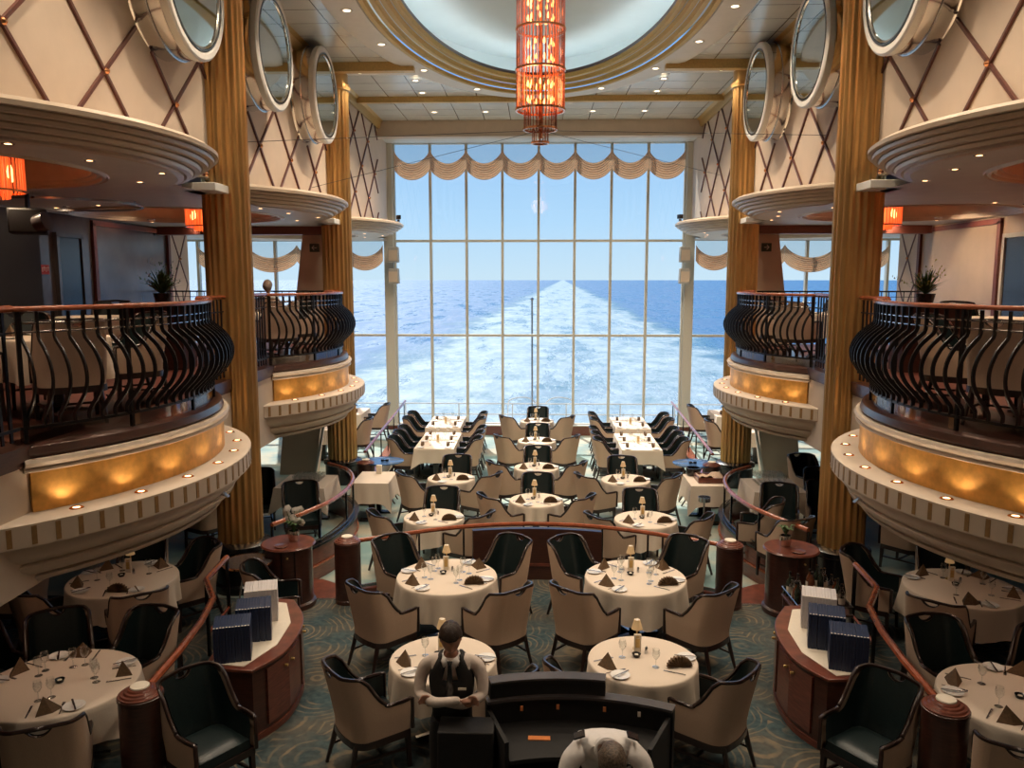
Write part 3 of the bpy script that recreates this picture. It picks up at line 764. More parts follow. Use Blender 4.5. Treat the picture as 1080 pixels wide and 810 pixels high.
# ------------------------------------------------------------------ outside
struct('floor_outside', MB().box((0, 24.3, -.85), (24, 2.4, .12)), 'mull')
th = thing('stern_rail', 'thin white outdoor rail beyond the big window', 'railing', (0, 25.2, -.79))
mb = MB()
for z in (1.10, .76, .4): mb.tube([(-11, 0, z), (11, 0, z)], .022, 6)
obj('rail', mb, 'sky_white', th)
mb = MB()
for i in range(14): mb.tube([(-11 + i * 1.7, 0, 0), (-11 + i * 1.7, 0, 1.1)], .022, 6)
obj('post', mb, 'sky_white', th)
th = thing('flagpole', 'thin flagpole standing outside behind the middle of the window', 'flagpole', (-.17, 25.0, -.79))
obj('pole', MB().tube([(0, 0, 0), (-.02, .1, 4.35)], .028, 8), 'steel', th)
obj('finial', MB().lathe([(0, 4.33), (.05, 4.36), (.05, 4.42), (0, 4.46)], 10), 'steel', th, (-.02, .1, 0))
th = thing('boat_cradle', 'curved white metal hoops outside at the foot of the flagpole', 'frame', (.1, 25.4, -.79))
mb = MB()
for q in (-1, 1): mb.tube(smoothpath([(q * .12, 0, 1.05), (q * .3, 0, 1.22), (q * .6, 0, 1.28), (q * .95, 0, 1.2), (q * 1.05, 0, 1.0), (q * 1.05, 0, 0)]), .02, 6)
obj('hoop', mb, 'sky_white', th)
sea = MB(); sea.add([(-30000, 40, -22), (30000, 40, -22), (30000, 40000, -22), (-30000, 40000, -22)], [(0, 1, 2, 3)])
tag(obj('sea', sea, 'sea', smooth=0), 'blue sea with white wake and glittering waves out to the horizon', 'sea', kind='stuff')
th = thing('sailing_boat', 'tiny sailing boat on the horizon behind the left of the window', 'boat', (-420, 2300, -22))
obj('hull', MB().prism([(-10, -2), (8, -2), (13, 0), (8, 2), (-10, 2)], 0, 3), 'white_paint', th)
obj('sail', MB().prism([(-8, -.2), (0, -.3), (0, .3), (-8, .2)], 3, 4).add([(-8, 0, 4), (1, -.3, 4), (1, .3, 4), (0, 0, 42)], [(0, 1, 3), (1, 2, 3), (2, 0, 3), (0, 2, 1)]), 'white_paint', th)
struct('backdrop_coast', MB().add([(2000, 16000, -22), (12000, 16000, -22), (12000, 17000, -22), (2000, 17000, -22), (2500, 16500, 60), (5200, 16500, 150), (8000, 16500, 90), (11500, 16500, 40)],
    [(0, 4, 5), (0, 5, 1), (1, 5, 6), (1, 6, 7), (1, 7, 2), (2, 7, 6), (2, 6, 3), (3, 6, 5), (3, 5, 4), (3, 4, 0)]), 'sky_white', smooth=0) if False else None

# ------------------------------------------------------------------ ceiling lights
dl = thing('ceiling_downlight', '', 'ceiling light')
obj('trim_ring', MB().lathe([(.055, -.004), (.085, -.012), (.10, 0)], 20), 'white_paint', dl)
obj('lens', MB().lathe([(0, -.003), (.055, -.004)], 16), 'lens_white', dl)
D = Proto(dl)
spots = [(2.72, 10.8), (2.86, 12.5), (2.68, 14.25), (2.2, 15.98), (1.30, 17.55)]
allsp = [(s * x, y, 8.168) for x, y in spots for s in (-1, 1)] + [(s * 2.55, y, 8.25) for y in (18.2, 20.25) for s in (-1, 1)] + [(s * 1.3, 20.25, 8.25) for s in (-1, 1)] + [(s * 2.5, 16.9, 8.2) for s in (-1, 1)] + [(s * 3.5, 16.25, 8.2) for s in (-1, 1)] + [(s * 2.6, y, 8.168) for y in (9.0, 7.2) for s in (-1, 1)] + [(s * 3.6, y, 8.25) for y in (3.0, 6.0, 9.0) for s in (-1, 1)]
for i, (x, y, z) in enumerate(allsp):
    zone = {10.8: 'beside the dome ring, level with the near column', 12.5: 'at the widest part of the dome ring', 14.25: 'on the dome ring past its widest part', 15.98: 'on the curve of the dome ring', 17.55: 'on the window end of the dome ring', 18.2: 'just before the last gold beam',
            20.25: 'behind the last gold beam, by the wall' if abs(x) > 2 else 'behind the last gold beam, near the middle', 16.9: 'between the two gold beams', 16.25: 'close to the further column', 9.0: 'beside the dome, this side of the near column' if abs(x) < 3 else 'by the wall, this side of the near column', 7.2: 'on the near stretch of the dome ring', 6.0: 'by the wall at the second porthole back', 3.0: 'by the wall nearest to us'}[y]
    D.put((x, y, z), 0, f'{SIDE[-1 if x < 0 else 1]} ceiling downlight {zone}', 'recessed downlights in the high ceiling')
    lamp('ceiling_spot', 'SPOT', (x, y, z - .03), K_CEIL, (1, .82, .62), .06, (0, 0, 0), radians(115))
cv = ering([(-.38, 8.455), (-.45, 8.455), (-.45, 8.462), (-.38, 8.462), (-.38, 8.455)], 0, '')
tag(obj('cove_light', cv, 'cove', None, smooth=60), 'hidden strip light glowing along the ledge of the oval ceiling dome', 'light strip')

# ------------------------------------------------------------------ big chandelier
CY = 12.6
th = thing('crystal_chandelier', 'tall tiered crystal chandelier glowing orange under the domed ceiling', 'chandelier', (0.02, CY, 6.22))
tiers = [(.36, .50, 1.06), (.36, 1.08, 1.64), (.36, 1.66, 2.30), (.245, .22, .52), (.12, 0.02, .24)]
for i, (r, z0, z1) in enumerate(tiers):
    rods = MB(); lit = MB()
    for rr, nn in ((r, int(r * 130)), (r * .72, int(r * 70))):
        for k in range(nn):
            a = 2 * pi * k / nn; p = (rr * cos(a), rr * sin(a))
            (lit if (rr < r and i < 3) else rods).tube([(p[0], p[1], z0 + (.03 if rr < r else 0)), (p[0], p[1], z1)], .0075, 5)
    obj('crystal_tier', rods, 'crystal', th)
    if lit.v: obj('lit_rods', lit, 'crystal_lit', th)
    obj('hoop', MB().lathe([(r - .01, z0), (r + .02, z0), (r + .022, z0 + .03), (r - .01, z0 + .03), (r - .01, z0)], 40), 'copper', th)
    if i < 3:
        for k in range(9):
            a = 2 * pi * k / 9 + i
            for zz in (.18, .40):
                p = (.19 * cos(a + zz * 3), .19 * sin(a + zz * 3), z0 + zz - .05)
                if i == 0 and k == 0 and zz == .18: bulb0 = obj('bulb', MB().lathe([(0, 0), (.018, .015), (.02, .05), (0, .10)], 7), 'bulb', th, p)
                else: o = bulb0.copy(); COL.objects.link(o); o.location = p
obj('core', MB().lathe([(0, .1), (.03, .1), (.03, 2.9), (0, 2.9)], 10), 'copper', th)
obj('canopy_plate', MB().lathe([(0, 2.30), (.40, 2.30), (.40, 2.36), (.1, 2.42), (0, 2.42)], 32), 'copper', th)
lamp('chandelier_glow', 'POINT', (0, 0, .9), 25, WARMER, .3, parent=th)
for i, (x, y, z) in enumerate([(-XW, 10.94, 6.01), (-XW, 15.04, 5.88), (XW, 12.21, 6.28), (XW, 19.0, 6.56)]):
    o = obj('stay_cable', MB().tube([(0.02, CY, 6.44), (x, y, z)], .004, 5), 'iron')
    tag(o, ['thin stay cable from chandelier to the left wall near the first column', 'thin stay cable from chandelier to the left wall past the portholes', 'thin stay cable from chandelier to the right wall between the columns', 'thin stay cable from chandelier towards the right window corner'][i], 'cable')
for s in (-1, 1):
    for z in (4.88, 4.30):
        th = thing('wall_speaker', f'grey box speaker on the {SIDE[s]} window post, {"upper" if z > 4.5 else "lower"} of two', 'speaker', (s * 3.98, 22.3, z - .2))
        obj('cabinet', MB().box((0, 0, .2), (.30, .26, .42), 0, .9), 'speaker', th, bevel=.02)
        obj('grille', MB().box((0, -.128, .18), (.24, .01, .28)), 'cream_paint', th)
        obj('wall_arm', MB().box((s * .12, .18, .2), (.06, .2, .05)), 'iron', th)
    th = thing('small_spotlight', f'small black spotlight on the tip of the far {SIDE[s]} canopy', 'spotlight', (s * 3.36, 19.6, 5.585))
    obj('bracket', MB().box((0, 0, .02), (.06, .06, .04)), 'iron', th); obj('head', MB().box((0, 0, .1), (.09, .14, .1), .4), 'iron', th, bevel=.01)
    # wooden rails that run from the drum posts to the window
    a, b_ = Vector((s * 3.42, 15.55, 0)), Vector((s * 3.72, 22.3, 0))
    th = thing('side_balustrade', f'straight wooden balustrade running to the window on the {SIDE[s]}', 'railing', (a.x, a.y, 0))
    d = b_ - a
    obj('base_wall', MB().bar((0, 0, -.02), (d.x, d.y, -.02), .16, .32), 'wood', th)
    obj('sill', MB().bar((0, 0, .16), (d.x, d.y, .16), .2, .03), 'rail_wood', th)
    obj('handrail', MB().tube([(0, 0, .82), (d.x, d.y, .82)], .03, 8), 'rail_wood', th)
    for k in range(1, 7): obj('post', MB().bar((d.x * k / 6.3, d.y * k / 6.3, .17), (d.x * k / 6.3, d.y * k / 6.3, .8), .025), 'black', th)

# ------------------------------------------------------------------ drum posts (newels)
def newel(h=.86, r=.175):
    th = thing('drum_post', '', 'post')
    obj('body', MB().lathe([(0, 0), (r, 0), (r, .05), (r - .006, .055), (r - .006, h - .08), (r, h - .075), (r, h - .05), (r - .01, h - .045), (0, h - .045)], 32), 'wood_dark', th)
    cp = [(r - .008, h - .045), (r - .008, h - .035)]
    for k in range(3): cp += [(r - .02 - k * .028, h - .033 + k * .016), (r - .03 - k * .028, h - .02 + k * .016)]
    obj('stepped_cap', MB().lathe(cp + [(0, h + .018)], 32), 'wood', th, smooth=20)
    obj('top_disc', MB().lathe([(.075, h + .017), (.072, h + .027), (0, h + .03)], 24), 'paper', th)
    return th
Nw = Proto(newel())
for s in (-1, 1):
    Nw.put((s * 2.48, 10.1, 0), 0, f'round dark wood post with stepped cap at the {SIDE[s]} end of the curved rail')
    Nw.put((s * 3.36, 15.35, ZF), 0, f'round wood post in front of the further gold column on the {SIDE[s]}')
    Nw.put((s * 3.17, 5.98, .1), 0, f'round wood post with stepped cap in the bottom {SIDE[s]} corner')
    tag(obj('post_foot', MB().lathe([(0, 0), (.21, 0), (.21, .08), (.19, .1), (0, .1)], 28), 'wood_dark', loc=(s * 3.17, 5.98, 0)), f'round dark plinth under the bottom {SIDE[s]} corner post', 'plinth')

# ------------------------------------------------------------------ centre curved balustrade
th = thing('curved_balustrade', 'curved wooden railing across the room between the two round posts', 'railing', (0, 10.5, 0))
ap = smoothpath([(x, y - 10.5) for x, y in arcp])
inner_ = [p for p in ap]
mb = MB().wall(ap, [(-.03, 0), (.05, 0), (.05, .14), (-.03, .14)]); obj('base_wall', mb, 'wood', th)
mid = [p for p in ap if abs(p[0]) < .98]
obj('solid_panel', MB().wall(mid, [(-.035, .0), (.05, 0), (.05, .74), (-.035, .74)]), 'wood_dark', th)
obj('panel_moulding', MB().wall(mid, [(-.05, .20), (-.035, .20), (-.035, .24), (-.05, .24)]), 'wood', th)
hp = [(p[0], p[1] - .0) for p in ap]
obj('handrail', MB().tube([(p[0], p[1], .80) for p in hp], .032, 8), 'rail_wood', th)
obj('toe_rail', MB().wall([p for p in ap], [(0, .15), (.02, .15), (.02, .19), (0, .19)]), 'steel', th)
for i in (4, 9, 14, 30, 35, 40): obj('post', MB().bar((ap[i][0], ap[i][1], .14), (ap[i][0], ap[i][1], .78), .025), 'black', th)
# curved side walls
for s in (-1, 1):
    pts = [(-x * s + 0, y) for x, y in cl]
    ox, oy = s * 3.05, 12.3
    loc = [(x - ox, y - oy) for x, y in pts]
    th = thing('curved_side_wall', f'low curved wooden wall with handrail around the {SIDE[s]} seating area', 'railing', (ox, oy, 0))
    k = 1 if s < 0 else -1
    obj('wood_wall', MB().wall(loc, [(-.06 * k, ZF), (.06 * k, ZF), (.06 * k, .33), (-.06 * k, .33)]), 'wood', th)
    obj('wall_moulding', MB().wall(loc, [(-.085 * k, .04), (-.055 * k, .04), (-.055 * k, .07), (-.085 * k, .07)]), 'rail_wood', th)
    obj('cap', MB().wall(loc, [(-.09 * k, .33), (.09 * k, .33), (.09 * k, .36), (-.09 * k, .36)]), 'black', th)
    obj('toe_strip', MB().wall(loc, [(-.02 * k, .38), (.0, .38), (.0, .41), (-.02 * k, .41)]), 'steel', th)
    obj('handrail', MB().tube([(p[0], p[1], .88) for p in loc], .035, 8), 'rail_wood', th)
    for i in (0, 8, 16, 24, 32): obj('post', MB().bar((loc[i][0], loc[i][1], .28), (loc[i][0], loc[i][1], .86), .03), 'black', th)

# ------------------------------------------------------------------ armchair
def armchair():
    th = thing('armchair', '', 'chair')
    # plan path: U from front right round the back to front left; chair faces +y
    path = []
    hw, yb, rf = .29, -.27, .15
    path += [(hw - .01, .24), (hw, .17), (hw, .11), (hw, .07), (hw, .04), (hw, .015), (hw, -.01), (hw, -.035), (hw, -.06), (hw, -.085)]
    for k in range(1, 7): a = -k * (pi / 2) / 6; path.append((hw - rf + rf * cos(a), yb + rf + rf * sin(a)))
    path += [(hw - rf - .05, yb - .008), (.035, yb - .012)]
    full = path + [(0, yb - .013)] + [(-x, y) for x, y in path[::-1]]
    full = [(p[0], p[1]) for p in full]
    full = smoothpath(full, 2)
    def H(x, y):
        u = (y - yb) / (.24 - yb)   # 0 back .. 1 front
        if u < .10: h = .955 - .015 * (abs(x) / hw)
        elif u < .26: h = .94 - .02 * (u - .10) / .16
        else: q = min(1, (u - .26) / .38); h = .630 + .290 * (1 - q) ** 2.3
        return h
    def lean(y, z):
        w = max(0, min(1, (.02 - y) / .25)); return -.11 * w * max(0, (z - .42) / .53) ** 1.2
    def notch(x, y, h):
        if y < yb + .03 and abs(x) < .075: return h - .062 * sqrt(max(0, 1 - (x / .075) ** 2))
        return h
    def shell(off, z0):
        mb = MB(); nv = 8; P_ = full; m_ = len(P_)
        for i, (x, y) in enumerate(P_):
            a = P_[max(0, i - 1)]; c = P_[min(m_ - 1, i + 1)]; d = Vector((c[0] - a[0], c[1] - a[1])).normalized()
            nx, ny = -d.y, d.x     # points outward or inward
            if nx * x + ny * (y + .02) > 0: nx, ny = -nx, -ny
            h = notch(x, y, H(x, y))
            for j in range(nv + 1):
                z = z0 + (h - z0) * j / nv; tap = 1 - .07 * max(0, (.55 - z) / .25)
                mb.v.append(((x + nx * off) * tap, (y + ny * off) + lean(y, z), z))
        for i in range(m_ - 1):
            for j in range(nv): a = i * (nv + 1) + j; mb.f.append((a, a + nv + 1, a + nv + 2, a + 1))
        return mb
    obj('shell', shell(0, .35), 'cream_fabric', th, smooth=60)
    obj('inner_upholstery', shell(.045, .40), 'dark_leather', th, smooth=60)
    # trim along the top and down the fronts
    tp = []
    for x, y in full: h = H(x, y); tp.append((x * .965, y + .02 * (1 if y < 0 else 0) + lean(y, h), h + .004))
    tp = [(tp[0][0], tp[0][1] + .02, .36)] + [(tp[0][0], tp[0][1] + .02, tp[0][2])] + tp + [(tp[-1][0], tp[-1][1] + .02, tp[-1][2]), (tp[-1][0], tp[-1][1] + .02, .36)]
    mb = MB().tube(tp, .018, 6)
    hn = [(.075 * cos(a), yb + .008 + lean(yb, .93), .955 - .012 - .055 * sin(a)) for a in [pi * i / 10 for i in range(11)]]
    mb.tube(hn, .010, 6)
    obj('wood_trim', mb, 'chair_wood', th, smooth=60)
    st = MB()
    def sf(u, v):
        x = (u * 2 - 1); y = (v * 2 - 1); z = .47 - .03 * (abs(x) ** 6 + abs(y) ** 6)
        return (x * .235, .0 + y * .225, z)
    st.grid(sf, 10, 10)
    st.box((0, 0, .40), (.47, .45, .085))
    obj('seat', st, 'dark_leather', th, smooth=50)
    obj('seat_frame', MB().wall([(p[0] * .93, p[1] * .97) for p in full], [(-.02, .30), (.015, .30), (.015, .36), (-.02, .36)]).box((0, .225, .335), (.5, .035, .06)), 'chair_wood', th)
    for q in (-1, 1):
        obj('leg', MB().bar((q * .245, .22, .34), (q * .25, .235, 0), .042, r1=.7), 'chair_wood', th)
        obj('leg', MB().tube([(q * .20, -.235, .34), (q * .21, -.27, .2), (q * .225, -.33, 0)], .022, 6, rs=[.024, .022, .016]), 'chair_wood', th)
    obj('stretcher', MB().bar((.24, .22, .17), (.21, -.27, .17), .02).bar((-.24, .22, .17), (-.21, -.27, .17), .02).bar((-.23, 0, .17), (.23, 0, .17), .02), 'chair_wood', th)
    return th
CH = Proto(armchair())
def chair_at(x, y, tx, ty, label, z=0, group=None, dr=None):
    rz = atan2(ty - y, tx - x) - pi / 2 if dr is None else dr
    return CH.put((x, y, z), rz, label, group)

# ------------------------------------------------------------------ tables and tablecloths
def cloth_round(R, drop, folds, seed):
    rnd = random.Random(seed); ph = [rnd.uniform(0, 6.28) for _ in range(4)]; mb = MB(); n = 72
    rings = [(0, 0), (R * .5, 0), (R - .012, 0), (R, -.006), (R + .006, -.02)]
    def f(u, v):
        a = 2 * pi * u
        if v < .5:
            k = v / .5; i = k * 4; j = min(3, int(i)); fr = i - j; r = rings[j][0] + (rings[j + 1][0] - rings[j][0]) * fr; z = rings[j][1] + (rings[j + 1][1] - rings[j][1]) * fr
        else:
            k = (v - .5) / .5; w = .026 * sin(folds * a + ph[0]) + .014 * sin((folds * 2 - 3) * a + ph[1]) + .012 * sin(5 * a + ph[2])
            r = R + .006 + k * (.012 + w * 1.2); z = -.02 - k * drop * (1 + .10 * sin(4 * a + pi / 4 * 0 + ph[3]))
        return (r * cos(a), r * sin(a), z)
    return mb.grid(f, n, 16, cu=True)
def cloth_rect(w, d, drop, seed):
    rnd = random.Random(seed); ph = rnd.uniform(0, 6); per = []; nn = 16
    cs = [(w / 2, d / 2), (-w / 2, d / 2), (-w / 2, -d / 2), (w / 2, -d / 2)]
    for i in range(4):
        a, b_ = cs[i], cs[(i + 1) % 4]
        for k in range(nn): u = k / nn; per.append((a[0] + (b_[0] - a[0]) * u, a[1] + (b_[1] - a[1]) * u, (2 * abs(u - .5)) ** 6))
    mb = MB(); n = len(per); mb.v = [(x, y, 0) for x, y, c in per] + [(x * 1.006, y * 1.006, -.012) for x, y, c in per]
    rr = 5
    for j in range(1, rr + 1):
        k = j / rr
        for i, (x, y, c) in enumerate(per):
            L = hypot(x, y); o = k * (.02 + .05 * c + .012 * sin(i * 1.1 + ph)); nx, ny = (1 if x > w / 2 - 1e-4 else -1 if x < -w / 2 + 1e-4 else 0), (1 if y > d / 2 - 1e-4 else -1 if y < -d / 2 + 1e-4 else 0)
            mb.v.append((x + nx * o, y + ny * o, -.012 - k * drop * (1 + .45 * c)))
    for j in range(rr + 1):
        for i in range(n): mb.f.append((j * n + i, j * n + (i + 1) % n, (j + 1) * n + (i + 1) % n, (j + 1) * n + i))
    mb.f.append(tuple(range(n)))
    return mb
def round_table(R):
    th = thing('round_table', '', 'table')
    obj('tabletop', MB().lathe([(0, .70), (R - .03, .70), (R - .02, .715), (R - .03, .735), (0, .735)], 36), 'wood', th)
    obj('pedestal', MB().lathe([(0, .02), (.07, .02), (.06, .1), (.055, .68), (.12, .70), (0, .70)], 18), 'black', th)
    ft = MB()
    for k in range(4): a = k * pi / 2 + .4; ft.bar((0, 0, .045), (R * .55 * cos(a), R * .55 * sin(a), .02), .06, .04, r1=.7)
    obj('foot', ft, 'steel', th)
    return th
def rect_table(w, d):
    th = thing('oblong_table', '', 'table')
    obj('tabletop', MB().box((0, 0, .718), (w - .03, d - .03, .034)), 'wood', th, bevel=.005)
    for q in (-1, 1): obj('pedestal', MB().box((0, q * d * .3, .36), (.12, .12, .68)).box((0, q * d * .3, .02), (w * .7, .12, .04)), 'black', th)
    return th
# ---- tableware prototypes
def small(name, cat, parts):
    th = thing(name, '', cat)
    for pn, mb, m in parts: obj(pn, mb, m, th, smooth=45)
    return Proto(th)
def single(name, cat, mb, m, smooth=45):
    return Proto(tag(obj(name, mb, m, smooth=smooth), '', cat))
plate = single('side_plate', 'plate', MB().lathe([(0, .004), (.05, .004), (.06, .012), (.085, .016), (.087, .019), (.06, .016), (.05, .008), (0, .008)], 28), 'china')
def fan():
    mb = MB(); n = 22
    for i in range(n):
        a0, a1 = pi * i / n, pi * (i + 1) / n; o = .014 if i % 2 else -.014
        for layer in (0,):
            p0 = (0, 0, .0); r = .115
            mb.add([(0, -.012, .004), (r * cos(a0), -.012 - o, .004 + r * .85 * sin(a0)), (r * cos(a1), -.012 + o, .004 + r * .85 * sin(a1)), (0, .03, .004), (r * cos(a0), .02 - o, .004 + r * .85 * sin(a0)), (r * cos(a1), .02 + o, .004 + r * .85 * sin(a1))],
                   [(0, 1, 2), (3, 5, 4), (1, 4, 5, 2)])
    return mb
def pyr():
    mb = MB(); mb.add([(-.10, -.05, .0), (.11, -.04, .0), (-.03, .07, .0), (-.02, 0, .13), (.02, -.075, .0)], [(0, 4, 3), (4, 1, 3), (1, 2, 3), (2, 0, 3), (0, 2, 1, 4)])
    return mb
nap_fan = single('napkin', 'napkin', fan(), 'napkin', 0); nap_pyr = single('napkin', 'napkin', pyr(), 'napkin', 0)
wine = small('wine_glass', 'glass', [('bowl', MB().lathe([(.004, .075), (.02, .085), (.034, .115), (.036, .14), (.030, .175)], 16), 'glass'), ('stem', MB().lathe([(0, 0), (.033, .002), (.006, .008), (.004, .02), (.004, .075), (0, .075)], 12), 'glass')])
tumbler = single('drinking_glass', 'glass', MB().lathe([(0, .002), (.028, .002), (.034, .09), (.031, .09), (.026, .008), (0, .008)], 16), 'glass')
knife = small('knife', 'cutlery', [('blade', MB().bar((0, .0, .004), (0, .11, .004), .016, .002), 'steel'), ('handle', MB().bar((0, -.09, .005), (0, .0, .005), .012, .007), 'steel')])
fork = small('fork', 'cutlery', [('handle', MB().bar((0, -.10, .005), (0, .04, .005), .008, .004), 'steel'), ('tines', MB().box((0, .05, .005), (.022, .02, .003)).box((-.009, .078, .005), (.003, .04, .003)).box((-.003, .078, .005), (.003, .04, .003)).box((.003, .078, .005), (.003, .04, .003)).box((.009, .078, .005), (.003, .04, .003)), 'steel')])
lampP = small('table_lamp', 'lamp', [('base', MB().lathe([(0, 0), (.035, 0), (.035, .01), (.008, .02), (0, .02)], 16), 'gold_trim'), ('stem', MB().lathe([(.007, .01), (.007, .22)], 8), 'gold_trim'), ('shade', MB().lathe([(.052, .20), (.028, .29), (.026, .29), (.05, .20)], 18), 'lampshade'), ('shade_top', MB().lathe([(0, .289), (.027, .289)], 14), 'paper')])
card = small('menu_card', 'menu card', [('card', MB().box((0, 0, .085), (.065, .03, .17)), 'paper'), ('print', MB().box((0, -.016, .09), (.04, .002, .09)).box((0, -.016, .15), (.03, .002, .014)), 'gold_trim')])
votive = small('candle_dish', 'candle holder', [('dish', MB().lathe([(0, 0), (.03, 0), (.042, .03), (.038, .03), (.02, .01), (0, .01)], 16), 'black'), ('candle', MB().lathe([(0, .01), (.018, .01), (.018, .022), (0, .024)], 12), 'paper')])
shaker = single('salt_shaker', 'shaker', MB().lathe([(0, 0), (.016, 0), (.013, .05), (.008, .062), (0, .066)], 12), 'steel')

def where(dx, dy):
    lr = 'left' if dx < 0 else 'right'; nf = 'near' if dy < 0 else 'far'
    if abs(dx) < .35 * abs(dy): return nf + ' side'
    if abs(dy) < .35 * abs(dx): return lr + ' side'
    return nf + ' ' + lr
GR = {}
def setting(x, y, zt, R, ang, desc, fan_=False, rich=True, wines=1, rad=None):
    """one place setting at angle ang (direction from the table centre to the seat)"""
    w = where(cos(ang), sin(ang)); rz = ang + pi / 2
    def P2(r, t_): return (x + r * cos(ang) - t_ * sin(ang), y + r * sin(ang) + t_ * cos(ang), zt)
    rr = R - .15
    nr = rz if not fan_ else 0.1
    (nap_fan if fan_ else nap_pyr).put(P2(rr, 0), nr + (0 if fan_ else .5), f'{"fan" if fan_ else "pointed"} napkin, {w} of {desc}')
    plate.put(P2(rr + .01, .20), 0, f'white side plate, {w} of {desc}')
    if rich:
        knife.put(P2(rr + .0, -.13), rz, f'steel knife, {w} of {desc}'); fork.put(P2(rr + .0, .11), rz, f'steel fork, {w} of {desc}')
        k2 = P2(rr + .01, .20); knife.put((k2[0], k2[1], k2[2] + .018), rz + .3, f'butter knife on plate, {w} of {desc}')
    for i in range(wines):
        wine.put(P2(rr - .19 - .03 * i, -.10 + .09 * i), 0, f'{"first" if i == 0 else "second"} stemmed glass, {w} of {desc}')
TABLES = {}
def make_table(key, x, y, R, z, desc, seats, fans=(), rich=True, wines=1, rect=None, drop=.30, folds=11, centre=True, cseat=True):
    zt = z + .75
    if rect is None:
        kk = ('r', R)
        if kk not in TABLES: TABLES[kk] = Proto(round_table(R))
        TABLES[kk].put((x, y, z), 0, f'round pedestal table under the cloth, {desc}')
        c = obj('tablecloth', cloth_round(R, drop, folds, hash(key) % 97 if False else sum(map(ord, key))), 'cloth', None, (x, y, zt), smooth=60)
    else:
        kk = ('q',) + rect
        if kk not in TABLES: TABLES[kk] = Proto(rect_table(*rect))
        TABLES[kk].put((x, y, z), 0, f'oblong table under the cloth, {desc}')
        c = obj('tablecloth', cloth_rect(rect[0], rect[1], drop, sum(map(ord, key))), 'cloth', None, (x, y, zt), smooth=30)
    tag(c, f'pale cloth draped over {desc}', 'tablecloth')
    for i, a in enumerate(seats): setting(x, y, zt, R, a, desc, i in fans, rich, wines)
    if centre:
        lampP.put((x - .03, y + R * .42, zt), 0, f'little shaded lamp on a stem, {desc}')
        card.put((x - .03, y + R * .42 - .06, zt), 0, f'tall cream menu card, {desc}')
        votive.put((x - .05, y + R * .10, zt), 0, f'small dark candle dish, {desc}')
        shaker.put((x + .05, y + R * .25, zt), 0, f'small steel salt shaker, {desc}')
def ring_chairs(items, tx, ty, z, desc):
    for x, y in items:
        d = Vector((x - tx, y - ty)); w = where(d.x, d.y)
        chair_at(x, y, tx, ty, f'cream armchair, {w} of {desc}', z)
D45 = pi / 4
# big four seat tables
for key, x, y, desc in (('N1', -1.06, 9.08, 'left large table before the curved rail'), ('N2', 1.15, 9.12, 'right large table before the curved rail')):
    make_table(key, x, y, .585, 0, desc, [radians(v) for v in (218, 322, 38, 142)], fans=(1,), wines=2, drop=.34, folds=12)
    ring_chairs([(x - .62, y - .66), (x + .62, y - .66), (x - .62, y + .58), (x + .60, y + .62)], x, y, 0, desc)
make_table('N3', -.86, 7.0, .485, 0, 'small round table beside the waiter', [radians(200), radians(-30)], fans=(1,), drop=.32)
make_table('N4', .97, 7.04, .495, 0, 'small round table right of the host desk', [radians(205), radians(-25)], fans=(1,), drop=.32)
ring_chairs([(-1.44, 6.56)], -.86, 7.0, 0, 'small round table beside the waiter'); ring_chairs([(-.38, 6.50)], -.86, 7.0, 0, 'small round table beside the waiter')
ring_chairs([(.46, 6.62)], .97, 7.04, 0, 'small round table right of the host desk'); ring_chairs([(1.50, 6.62)], .97, 7.04, 0, 'small round table right of the host desk')
# middle row
mids = [('T1', -.02, 13.02, .44, 'middle row table nearest the curved rail'), ('T2', -.02, 15.38, .43, 'second middle row table from the curved rail'), ('T3', -.02, 18.0, .43, 'third middle row table from the curved rail'), ('T4', -.02, 20.6, .43, 'middle row table nearest the big window')]
twos = mids + [('TLa', -1.59, 14.46, .43, 'left round table next to the oblong ones'), ('TLb', -1.59, 12.0, .46, 'left round table behind the curved rail'),
               ('TRa', 1.61, 14.44, .44, 'right round table next to the oblong ones'), ('TRb', 1.65, 11.98, .47, 'right round table behind the curved rail')]
for key, x, y, R, desc in twos:
    make_table(key, x, y, R, ZF, desc, [radians(215), radians(-35)], fans=(1,), rich=(key in ('T1', 'TLb', 'TRb')), drop=.32)
    ring_chairs([(x - .56, y - .34), (x + .56, y - .34), (x + .02, y + .70)], x, y, ZF, desc)
# oblong tables, six seats each
rk = 0
for s in (-1, 1):
    for key, x, y, d, desc, ys in (('front', s * 2.24, 17.95, 1.9, f'{SIDE[s]} oblong table nearer to us', (-.65, .02, .66)), ('back', s * 2.34, 20.35, 1.7, f'{SIDE[s]} oblong table by the window', (-.5, .3))):
        make_table(key + SIDE[s], x, y, .4, ZF, desc, [], rect=(.86, d), drop=.30, centre=False)
        card.put((x, y - .2, ZF + .75), 0, f'tall cream menu card, {desc}')
        for dy in ys:
            for q in (-1, 1):
                row = {0: 'first', 1: 'second', 2: 'third'}[ys.index(dy)]
                chair_at(x + q * .66, y + dy, x, y + dy, f'cream armchair, {row} along the {SIDE[q]} side of the {desc}', ZF)
                nm = f'{row} seat, {SIDE[q]} side of the {desc}'
                (nap_fan).put((x + q * .28, y + dy, ZF + .75), pi / 2, f'brown fan napkin, {nm}')
                plate.put((x + q * .30, y + dy - .2, ZF + .75), 0, f'white side plate, {nm}')
                wine.put((x + q * .12, y + dy + .12, ZF + .75), 0, f'clear stemmed glass, {nm}')
